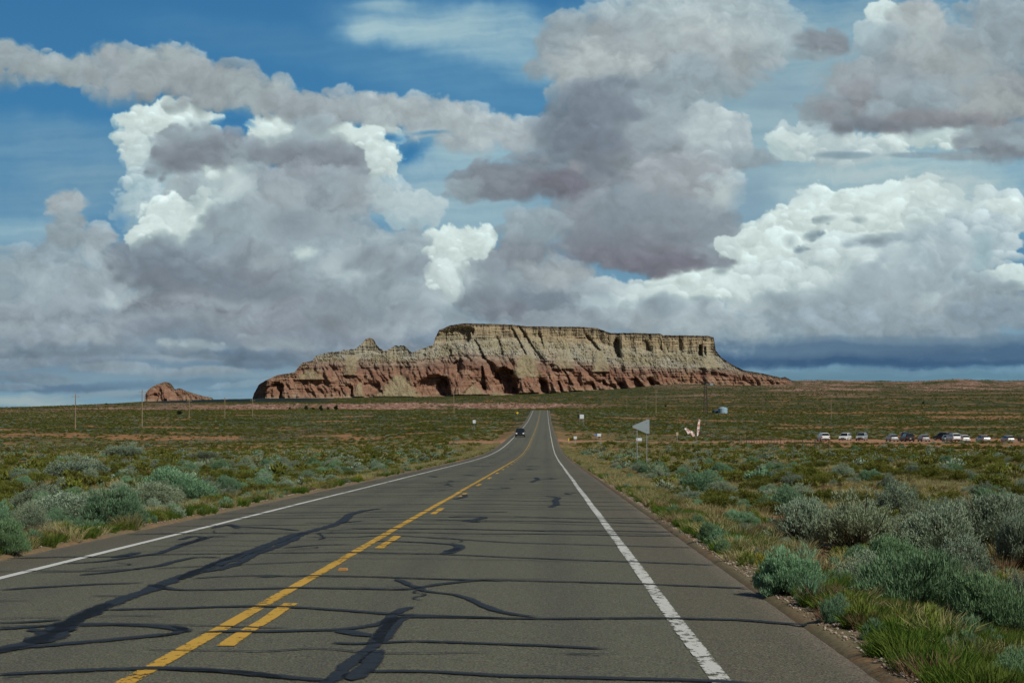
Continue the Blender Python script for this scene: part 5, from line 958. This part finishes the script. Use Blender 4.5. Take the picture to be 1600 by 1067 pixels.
def car(name, kind, paint, x, y, yaw, label, group, lights=False, rails=False):
    L, W, H, belt, hood, ws, rf, rr, rw, tail = KINDS[kind]
    t = empty(name, (x, y, 0), yaw); tag(t, label, 'car' if kind != 'suv' else 'suv', group)
    hw = W / 2; Yf = L / 2
    def yy(f): return Yf - f * L
    b = MB(); rings = []
    for f, ztop, k, zb in [(0, .62, .80, .38), (.012, .74, .88, .30), (.04, hood - .12, .95, .24), (.12, hood - .03, .985, .22), (ws, belt, 1, .22), (.5, belt + .01, 1, .22), (.8, belt + .02, 1, .22), (.93, tail - .03, .98, .25), (.985, tail - .08, .93, .32), (1.0, .74, .86, .42)]:
        w_ = hw * k; y_ = yy(f)
        rings.append([(-w_ * .92, y_, zb), (-w_, y_, zb + .14), (-w_, y_, ztop - .22), (-w_ * .97, y_, ztop - .08), (-w_ * .84, y_, ztop), (0, y_, ztop + .025), (w_ * .84, y_, ztop), (w_ * .97, y_, ztop - .08), (w_, y_, ztop - .22), (w_, y_, zb + .14), (w_ * .92, y_, zb)])
    b.rings(rings)
    lo = [(ws, hw * .93), (rw, hw * .92)]; zt = H
    cab = []
    pts = [(ws, belt - .02, hw * .90), (lerp(ws, rf, .93), zt - .07, hw * .74), (rf + .02, zt - .015, hw * .71), ((rf + rr) / 2, zt, hw * .72), (rr - .02, zt - .02, hw * .71), (lerp(rr, rw, .1), zt - .09, hw * .74), (rw, belt + .02, hw * .90)]
    for f, z_, w_ in pts:
        bw = hw * .93
        cab.append([(-bw, yy(f), belt - .05), (-lerp(bw, w_, .97), yy(f), max(z_ - .05, belt - .04)), (-w_ * .85, yy(f), z_), (w_ * .85, yy(f), z_), (lerp(bw, w_, .97), yy(f), max(z_ - .05, belt - .04)), (bw, yy(f), belt - .05)])
    b.rings(cab)
    pm = plain('car_paint_' + '_'.join(str(int(c * 100)) for c in paint), paint, .28, .25, .5, .04)
    b.build('body', pm, t, smooth=False)
    def quad(name_, pts_, mat, th=.02):
        m = MB(); n = (Vector(pts_[1]) - Vector(pts_[0])).cross(Vector(pts_[3]) - Vector(pts_[0])).normalized() * th
        A = [Vector(p) + n for p in pts_]; B = [Vector(p) - n for p in pts_]; m.add([tuple(p) for p in A + B], [(0, 1, 2, 3), (7, 6, 5, 4), (0, 4, 5, 1), (1, 5, 6, 2), (2, 6, 7, 3), (3, 7, 4, 0)]); return m.build(name_, mat, t)
    f1 = lerp(ws, rf, .93)
    quad('windscreen', [(-hw * .84, yy(ws + .01), belt + .03), (hw * .84, yy(ws + .01), belt + .03), (hw * .66, yy(f1), zt - .10), (-hw * .66, yy(f1), zt - .10)], GLASS, .025)
    f2 = lerp(rr, rw, .1)
    quad('rear_window', [(-hw * .84, yy(rw - .005), belt + .10), (hw * .84, yy(rw - .005), belt + .10), (hw * .66, yy(f2), zt - .13), (-hw * .66, yy(f2), zt - .13)], GLASS, .03)
    for s in (-1, 1):
        mid = (rf + rr) / 2 - .02
        for a, c in ((lerp(ws, rf, .35), mid - .012), (mid + .012, lerp(rr, rw, .25))):
            a2, c2 = max(a, rf + .01), min(c, rr - .005)
            quad('side_window', [(s * hw * .93, yy(a), belt + .04), (s * hw * .93, yy(c), belt + .05), (s * hw * .735, yy(c2), zt - .13), (s * hw * .735, yy(a2), zt - .13)], GLASS, .018)
        m = MB(); m.box((s * (hw + .07), yy(lerp(ws, rf, .3)), belt + .07), (.16, .09, .12)); m.build('door_mirror', pm, t, bevel=.02)
        for f in (.18, .80):
            wr = .345 if kind in ('suv', 'van') else .32
            m = MB(); m.tube((s * (hw - .20), yy(f), wr), (s * (hw + .01), yy(f), wr), wr, n=20); wh = m.build('wheel', TYRE, t)
            m = MB(); m.tube((s * (hw - .02), yy(f), wr), (s * (hw + .02), yy(f), wr), wr * .62, n=14); m.build('rim', RIMM, wh)
        m = MB(); m.box((s * hw * .70, yy(.018), .70), (.34, .14, .15)); m.build('headlight', LIT if lights else CLEAR, t, bevel=.03)
        m = MB(); m.box((s * hw * .80, yy(.985), .84), (.22, .14, .22)); m.build('tail_light', REDL, t, bevel=.02)
        if rails: m = MB(); m.tube((s * hw * .66, yy(rf + .05), zt + .05), (s * hw * .66, yy(rr - .03), zt + .05), .02); m.build('roof_rail', TRIM, t)
    m = MB(); m.box((0, yy(.004), .42), (W * .84, .12, .20)); m.build('front_bumper', TRIM if kind == 'suv' else pm, t, bevel=.03)
    m = MB(); m.box((0, yy(.008), .62), (W * .42, .10, .16)); m.build('grille', TRIM, t, bevel=.02)
    m = MB(); m.box((0, yy(.998), .44), (W * .84, .12, .20)); m.build('rear_bumper', TRIM if kind == 'suv' else pm, t, bevel=.03)
    m = MB(); m.box((0, yy(1.012), .66), (.32, .02, .15)); m.build('number_plate', PLATE, t)
    g = [float(ground(x, y)), float(ground(x + .8, y)), float(ground(x, y + 1.5))]; t.location.z = sum(g) / 3 - .01
    return t
def at(px, d): return EYE[0] + (px - 852) / 2800.0 * d, float(d)
PARK = 'cars parked in the dirt lot'
WHITE = (.72, .73, .74); SILV = (.34, .36, .38); BLUE = (.16, .20, .25); DGREY = (.05, .055, .065); BLACK = (.014, .015, .018)
for nm, kd, pt, px, d, yw, lab, ra in [
    ('parked_suv', 'suv', WHITE, 1284.5, 372, 3, 'white compact suv parked alone, leftmost in the dirt lot', 0),
    ('parked_suv', 'suv', WHITE, 1318, 385, 158, 'white suv with its hood towards the highway, second from the left in the lot', 1),
    ('parked_suv', 'suv', SILV, 1344, 386, 160, 'dark silver suv just right of the white one whose hood faces the highway', 1),
    ('parked_car', 'hatch', SILV, 1391, 371, 4, 'silver hatchback parked left of the black suv', 0),
    ('parked_suv', 'suv', BLACK, 1415, 372, 3, 'black suv between two silver hatchbacks in the lot', 1),
    ('parked_van', 'van', DGREY, 1411, 392, 172, 'tall dark van standing behind the black suv', 0),
    ('parked_car', 'hatch', SILV, 1440, 373, 2, 'silver hatchback just right of the black suv', 0),
    ('parked_suv', 'suv', DGREY, 1470, 398, 30, 'dark grey suv half hidden behind the cluster of white cars', 0),
    ('parked_car', 'sedan', BLUE, 1476, 380, 174, 'dark blue car tucked against the white cars of the cluster', 0),
    ('parked_suv', 'suv', WHITE, 1486, 372, 5, 'white suv at the left of the white pair in the cluster', 1),
    ('parked_car', 'hatch', WHITE, 1502, 376, 2, 'white hatchback at the right of the white pair in the cluster', 0),
    ('parked_car', 'sedan', SILV, 1532, 373, 6, 'grey sedan parked by itself right of the white pair', 0),
    ('parked_car', 'hatch', SILV, 1570, 371, 5, 'silver hatchback parked left of the black bin', 0),
    ('parked_suv', 'suv', DGREY, 1606, 371, 5, 'dark suv cut by the right edge of the view, beyond the bin', 0)]:
    x, y = at(px, d); car(nm, kd, pt, x, y, R(yw), lab, PARK, rails=bool(ra))
x, y = at(812.8, 358); cc = car('black_suv', 'suv', BLACK, x, y, R(180 - .5), 'black suv coming down the highway with its headlights on', None, True, True); cc.location.z = float(road_z(y)) - .02
# ---------------------------------------------------------------- poles, fences, signs
WOOD = plain('weathered_pole_wood', (.26, .20, .13), .9, 0, .1, .25, 1.2); GALV = plain('galvanised_steel', (.38, .40, .42), .55, .5, .4, .15, 2); SIGNB = plain('sign_back_aluminium', (.36, .43, .47), .5, .35, .4, .06); CER = plain('insulator', (.2, .17, .15), .3)
STEEL = plain('rusty_steel_post', (.09, .075, .06), .8, .2, .2, .3, 9)
def power_pole(px, d, top, label, arm=1):
    x, y = at(px, d); g = float(ground(x, y)); zt = EYE[2] - (top - 640) / 2800 * d; h = zt - g
    t = empty('power_pole', (x, y, g)); tag(t, label, 'power pole', 'power poles crossing the plain')
    m = MB(); m.tube((0, 0, -.5), (0, 0, h), .19, .13, 10); m.build('pole', WOOD, t)
    if arm:
        m = MB(); m.box((0, .17, h - .75), (2.4, .11, .13), rz=.5); m.build('crossarm', WOOD, t)
        for q in (-1.05, 0, 1.05):
            m = MB(); zz = h - .68 if q else h; m.tube((q * math.cos(.5), .17 * (q != 0) + q * math.sin(.5), zz), (q * math.cos(.5), .17 * (q != 0) + q * math.sin(.5), zz + .22), .05, .035); m.build('insulator', CER, t)
    return t
for px, d, top, lab in [(115, 565, 616, 'wooden power pole nearest the left edge of the view'), (220, 592, 609, 'wooden power pole standing before the small red butte, tallest on the left'), (294, 800, 624, 'power pole just right of the small red butte'), (350, 780, 621, 'power pole halfway between the small butte and the mesa'), (393.5, 820, 623, 'power pole at the left foot of the mesa'), (709, 880, 613, 'power pole left of the highway below the dark mesa alcove'),
                        (1024.5, 915, 610, 'tallest power pole right of the highway, left of the windmill tower'), (1009, 1280, 617, 'power pole just left of and beyond the tallest one right of the highway'), (979, 1600, 619, 'small far power pole third from the windmill tower'), (940.5, 1800, 622, 'far power pole nearest the highway on its right side'), (1296.7, 960, 616, 'power pole above the leftmost parked cars')]:
    power_pole(px, d, top, lab)
def wire_fence(pts, label, step, h=1.25):
    t = empty('wire_fence', (pts[0][0], pts[0][1], 0)); tag(t, label, 'fence', 'wire fences beside the highway'); P = []
    n = int(math.dist(pts[0], pts[1]) / step)
    for i in range(n + 1):
        f = i / n; x = lerp(pts[0][0], pts[1][0], f); y = lerp(pts[0][1], pts[1][1], f); P.append((x - pts[0][0], y - pts[0][1], float(ground(x, y))))
    for i, (x, y, z) in enumerate(P[:95]):
        m = MB(); r = .055 if i % 3 == 0 else .032; hh = h + (.25 if i % 3 == 0 else 0); m.tube((x, y, z - .3), (x, y, z + hh), r, r * .9, 6); m.box((x, y, z + hh - .02), (r * 2.4, r * 2.4, .05)); m.build('fence_post', STEEL, t)
    for k_ in (.35, .7, 1.0, 1.2):
        m = MB()
        for a, c in zip(P[:-1], P[1:]): m.tube((a[0], a[1], a[2] + k_), (c[0], c[1], c[2] + k_), .008, n=4, cap=False)
        m.build('wire', GALV, t)
wire_fence([(-66, 205), (-66, 560)], 'thin wire fence on steel posts running along the left side of the highway', 5.0)
wire_fence([(40, 238), (40, 440)], 'thin wire fence on steel posts in front of the dirt lot on the right', 4.0)
def post(t, x, z0, z1, w_=.06): m = MB(); m.box((x, 0, (z0 + z1) / 2), (w_, w_, z1 - z0)); return m.build('post', GALV, t, bevel=.008)
# pennant sign seen from behind
x, y = at(1003, 122); g = float(ground(x, y)); t = empty('pennant_sign', (x, y, g), R(-4)); tag(t, 'blank grey back of a triangular pennant sign on two thin posts right of the road', 'road sign')
s_ = 122 / 2800.0; zt = EYE[2] - (655 - 640) * s_ - g; zb_ = EYE[2] - (677.5 - 640) * s_ - g; zm = (zt + zb_) / 2
m = MB(); m.prism([(11.3 * s_, zt), (11.3 * s_, zb_), (8 * s_, zb_ + .01), (-15 * s_, zm - .05), (-15 * s_, zm + .05), (8 * s_, zt - .01)], 'y', -.06, -.045); m.build('sign_panel', SIGNB, t)
post(t, -8 * s_, -.3, zm + .14, .05); post(t, 7 * s_, -.3, zt + .03, .05)
for zz in (zm - .25, zm + .25): m = MB(); m.box((7 * s_, -.075, zz), (.03, .03, .03)); m.build('bolt', TRIM, t)
m = MB(); m.box((0, -.03, zm), (16 * s_, .03, .05)); m.build('brace', GALV, t)
WHP = plain('white_sign_sheet', (.62, .66, .70), .5); YEP = plain('yellow_sign_sheet', (.75, .52, .02), .5); BLP = plain('blue_sign_sheet', (.10, .22, .5), .5); GRP = plain('tan_sign_board', (.4, .34, .25), .7)
def board(name, px, d, y0, y1, wpx, mat, label, posts=1, diamond=False, second=None, base_extra=.3, cat='sign'):
    x, y = at(px, d); g = float(ground(x, y)); s_ = d / 2800.0; za = EYE[2] - (y0 - 640) * s_ - g; zb = EYE[2] - (y1 - 640) * s_ - g; zb = max(zb, .25); za = max(za, zb + .3)
    t = empty(name, (x, y, g)); tag(t, label, cat, 'small signs beside the highway'); w_ = wpx * s_
    m = MB()
    if diamond: c = (za + zb) / 2; m.prism([(0, za), (w_ / 2, c), (0, zb), (-w_ / 2, c)], 'y', -.06, -.04)
    else: m.prism([(-w_ / 2 + .03, za), (w_ / 2 - .03, za), (w_ / 2, za - .03), (w_ / 2, zb + .03), (w_ / 2 - .03, zb), (-w_ / 2 + .03, zb), (-w_ / 2, zb + .03), (-w_ / 2, za - .03)], 'y', -.06, -.04)
    m.build('sign_panel', mat, t)
    if second: m = MB(); m.box((-w_ * .62, -.05, (za + zb) / 2), (w_ * .5, .02, (za - zb) * .9)); m.build('side_panel', second, t)
    for i in range(posts): post(t, 0 if posts == 1 else (i - .5) * w_ * .7, -.3, za - .04, .08)
board('small_sign', 908.5, 560, 647.5, 654, 7.5, WHP, 'white rectangular sign with a dark side panel right of the distant highway', 2, second=TRIM)
board('small_sign', 898.7, 300, 681.5, 685.5, 5, WHP, 'small white sign on a post at the mouth of the right dirt track')
board('road_marker', 888.5, 306, 684.5, 688.5, 1.6, YEP, 'narrow yellow marker beside the right shoulder at the dirt track')
board('small_sign', 935.5, 345, 677, 681.5, 7, WHP, 'low blue and white sign standing in the scrub right of the dirt track', 2, second=BLP)
board('small_sign', 741, 520, 656, 661, 4.5, WHP, 'small white sign in the scrub left of the highway')
board('warning_sign', 808.5, 800, 643, 647, 4, YEP, 'yellow diamond warning sign on the left verge near the crest', diamond=True)
board('small_sign', 998, 318, 684, 688.5, 9, WHP, 'white sign board low between the posts of the pennant sign, further off', 2)
board('small_sign', 1057.5, 352, 675, 680, 3.5, GRP, 'thin pale sign on a post beside the brown shrub left of the feather banners')
# feather banners
k = NT('banner_cloth'); P = k.pos(); n = k.noise(P, 2.2, 3, .6); BANN = k.done(k.bsdf(k.ramp(n, (.49, (.78, .78, .78)), (.52, (.50, .09, .08)), (.58, (.50, .10, .09)), (.61, (.78, .78, .78))), .8))
def banner(px, d, pts, label, z_l):
    x, y = at(px, d); g = float(ground(x, y)); t = empty('feather_banner', (x, y, g)); tag(t, label, 'banner', 'feather banners by the dirt lot')
    m = MB(); q = [(0, -.2), (0, .9)] + [(p[0], p[1]) for p in pts]
    for a, c in zip(q[:-1], q[1:]): m.tube((a[0], 0, a[1]), (c[0], 0, c[1]), .028, n=6)
    m.build('pole', GALV, t)
    m = MB(); A = []; B = []
    for i, p in enumerate(pts):
        w_ = z_l[i]; a = pts[max(i - 1, 0)]; b_ = pts[min(i + 1, len(pts) - 1)]; dx, dz = b_[0] - a[0], b_[1] - a[1]; l_ = math.hypot(dx, dz) or 1
        A.append((p[0], .03 * math.sin(i * 1.7), p[1])); B.append((p[0] + -dz / l_ * w_, .10 * math.sin(i * 2.1), p[1] + dx / l_ * w_))
    v = A + B; n_ = len(A); m.add(v + [(a[0], a[1] + .02, a[2]) for a in v], [(i, i + 1, n_ + i + 1, n_ + i) for i in range(n_ - 1)] + [(2 * n_ + i, 3 * n_ + i, 3 * n_ + i + 1, 2 * n_ + i + 1) for i in range(n_ - 1)]); m.build('flag', BANN, t)
banner(1088, 345, [(0, 1.2), (.02, 1.9), (.06, 2.6), (.14, 3.3), (.26, 3.9), (.40, 4.4), (.34, 4.6)], 'white and red feather banner standing upright beside the dirt lot', [-.15, -.42, -.45, -.45, -.42, -.3, -.05])
banner(1086.5, 350, [(-.1, 1.2), (-.35, 1.75), (-.8, 2.1), (-1.2, 2.25), (-1.6, 2.5), (-2.0, 2.75), (-2.3, 2.6)], 'white and red feather banner bent over to the left of the upright one', [.5, .62, .5, .85, .5, .4, .1])
# windmill and tanks
x, y = at(1102, 1080); g = float(ground(x, y)); h = EYE[2] - (601 - 640) / 2800 * 1080 - g
t = empty('windmill', (x, y, g)); tag(t, 'dark lattice windmill tower with a wheel and tail beside the blue tank', 'windmill')
m = MB(); W0, W1 = 1.15, .55
def leg(sx, sy, z): f = z / h; w_ = lerp(W0, W1, f); return (sx * w_, sy * w_, z)
for sx in (-1, 1):
    for sy in (-1, 1): mm = MB(); mm.tube(leg(sx, sy, -.5), leg(sx, sy, h), .20, .17, 6); mm.build('tower_leg', STEEL, t)
nz = 7
for i in range(nz):
    z0, z1 = h * i / nz, h * (i + 1) / nz
    for (a, b_) in (((-1, -1), (1, -1)), ((1, -1), (1, 1)), ((1, 1), (-1, 1)), ((-1, 1), (-1, -1))):
        m.tube(leg(*a, z0), leg(*b_, z1), .09, n=4); m.tube(leg(*b_, z0), leg(*a, z1), .09, n=4); m.tube(leg(*a, z1), leg(*b_, z1), .07, n=4)
m.build('bracing', STEEL, t)
m = MB(); m.box((0, 0, h * .88), (1.5, 1.5, .1)); m.build('platform', STEEL, t)
m = MB(); m.tube((0, -.9, h + .3), (0, 0, h + .3), .25, .25, 10)
for i in range(14):
    a = 2 * math.pi * i / 14; c = math.cos(a); s = math.sin(a); a2 = a + .3; c2 = math.cos(a2); s2 = math.sin(a2)
    v = [(.4 * c, -.9, h + .3 + .4 * s), (1.5 * c, -1.0, h + .3 + 1.5 * s), (1.5 * c2, -.8, h + .3 + 1.5 * s2), (.4 * c2, -.8, h + .3 + .4 * s2)]; m.add(v + [(p[0], p[1] + .03, p[2]) for p in v], [(0, 1, 2, 3), (7, 6, 5, 4), (0, 4, 5, 1), (1, 5, 6, 2), (2, 6, 7, 3), (3, 7, 4, 0)])
m.build('wind_wheel', STEEL, t)
m = MB(); m.tube((0, 0, h + .3), (3.0, .6, h + .2), .07); m.prism([(2.6, h - .3), (4.4, h - .5), (4.7, h + .8), (2.9, h + .7)], 'y', .55, .60); m.build('tail_vane', plain('faded_blue_paint', (.22, .33, .40), .6), t)
x, y = at(1128.5, 1070); g = float(ground(x, y)); t = empty('water_tank', (x, y, g)); tag(t, 'pale blue ribbed water tank at the foot of the windmill', 'tank', 'water tanks by the windmill')
m = MB(); prof = [(2.8, -.4), (2.8, .1), (2.86, .15), (2.8, .2), (2.8, 1.3), (2.86, 1.35), (2.8, 1.4), (2.8, 2.6), (2.86, 2.65), (2.8, 2.7), (2.8, 3.5), (2.2, 3.8), (.5, 4.1), (.05, 4.1)]
m.rings([[(r_ * math.cos(2 * math.pi * i / 28), r_ * math.sin(2 * math.pi * i / 28), z_) for i in range(28)] for r_, z_ in prof]); m.build('tank_shell', plain('blue_tank_paint', (.27, .39, .49), .5, 0, .4, .15, .8), t)
m = MB(); m.tube((-1.2, -2.85, 0), (-1.2, -2.85, 3.6), .05); m.tube((-.8, -2.85, 0), (-.8, -2.85, 3.6), .05)
for i in range(9): m.tube((-1.2, -2.85, .3 + i * .38), (-.8, -2.85, .3 + i * .38), .025, n=5)
m.build('ladder', GALV, t); m = MB(); m.tube((0, 0, 4.0), (0, 0, 4.3), .4, .4, 12); m.build('hatch', GALV, t)
x, y = at(1117, 1075); g = float(ground(x, y)); t = empty('water_tank', (x, y, g)); tag(t, 'low dark tank left of the pale blue one', 'tank', 'water tanks by the windmill')
prof = [(1.9, -.4), (1.9, .2), (1.95, .25), (1.9, .3), (1.9, 2.1), (1.4, 2.4), (.1, 2.6)]
m = MB(); m.rings([[(r_ * math.cos(2 * math.pi * i / 24), r_ * math.sin(2 * math.pi * i / 24), z_) for i in range(24)] for r_, z_ in prof]); m.build('tank_shell', plain('dark_tank_steel', (.05, .07, .09), .6), t)
# bin and cone
x, y = at(1588, 372); g = float(ground(x, y)); t = empty('rubbish_bin', (x, y, g)); tag(t, 'black rubbish bin between the last two cars at the right of the lot', 'bin')
m = MB(); m.box((0, 0, .55), (.62, .62, 1.1), taper=1.12); m.build('bin_body', TRIM, t, bevel=.03); m = MB(); m.box((0, -.02, 1.14), (.76, .78, .08), taper=.85); m.build('lid', TRIM, t, bevel=.02)
x, y = at(1553, 373); g = float(ground(x, y)); t = empty('traffic_cone', (x, y, g)); tag(t, 'orange traffic cone standing between two silver cars', 'cone')
m = MB(); m.tube((0, 0, .04), (0, 0, .78), .20, .03, 14); m.build('cone_body', plain('cone_orange', (.75, .17, .02), .5), t); m = MB(); m.box((0, 0, .02), (.5, .5, .05)); m.build('base', plain('cone_orange', (.75, .17, .02), .5), t, bevel=.01); m = MB(); m.tube((0, 0, .42), (0, 0, .56), .108, .078, 14); m.build('reflective_band', CLEAR, t)
# junipers
BARK = plain('juniper_bark', (.10, .075, .055), .95, 0, .1, .3, 6)
M_JUN = leaf_mat('juniper_leaves', (.022, .034, .016), (.045, .06, .028), (.03, .042, .02)); JUN = [shrub('crown', M_JUN, 300 + i, 90, 2600, .09, .035, flat=f, upright=.5) for i, f in enumerate([.95, .8, 1.1])]
def juniper(px, d, wpx, hpx, label, i):
    x, y = at(px, d); g = float(ground(x, y)); w_ = wpx * d / 2800; h_ = hpx * d / 2800; t = empty('juniper_tree', (x, y, g), i * 1.3); tag(t, label, 'tree', 'junipers on the far plain')
    m = MB(); m.tube((0, 0, -.3), (.05, .1, h_ * .3), w_ * .07, w_ * .05, 8); m.tube((.05, .1, h_ * .28), (-w_ * .2, 0, h_ * .6), w_ * .04, w_ * .02, 6); m.tube((.05, .1, h_ * .28), (w_ * .22, .1, h_ * .55), w_ * .04, w_ * .02, 6); m.build('trunk', BARK, t)
    o = link('crown', JUN[i % 3], t, (0, 0, h_ * .06)); o.scale = (w_, w_, h_ * .95)
for i, (px, d, wp, hp, lab) in enumerate([(279.5, 900, 10, 8, 'lone round juniper below the small butte'), (525, 1650, 9, 11, 'largest dark juniper in the row left of the highway'), (501, 1700, 7, 7, 'juniper left of the largest one in the row'), (478, 1700, 8, 8, 'leftmost juniper of the row left of the highway'), (489, 1750, 6, 6, 'small juniper between the two left ones of the row'), (512, 1720, 5, 5, 'tiny juniper touching the left side of the largest one'), (502, 1350, 5, 5, 'small juniper standing lower than the row'), (163, 2700, 5, 4, 'tiny juniper on the skyline left of the small butte'),
                                          (452, 1800, 5, 4, 'tiny juniper at the left end before the red ledge'), (1040, 1900, 4, 4, 'small dark juniper beyond the tallest right-hand pole'), (1180, 1500, 4, 3, 'small juniper right of the blue tank'), (1440, 2100, 5, 4, 'small juniper far above the parked cars')]): juniper(px, d, wp, hp, lab, i)
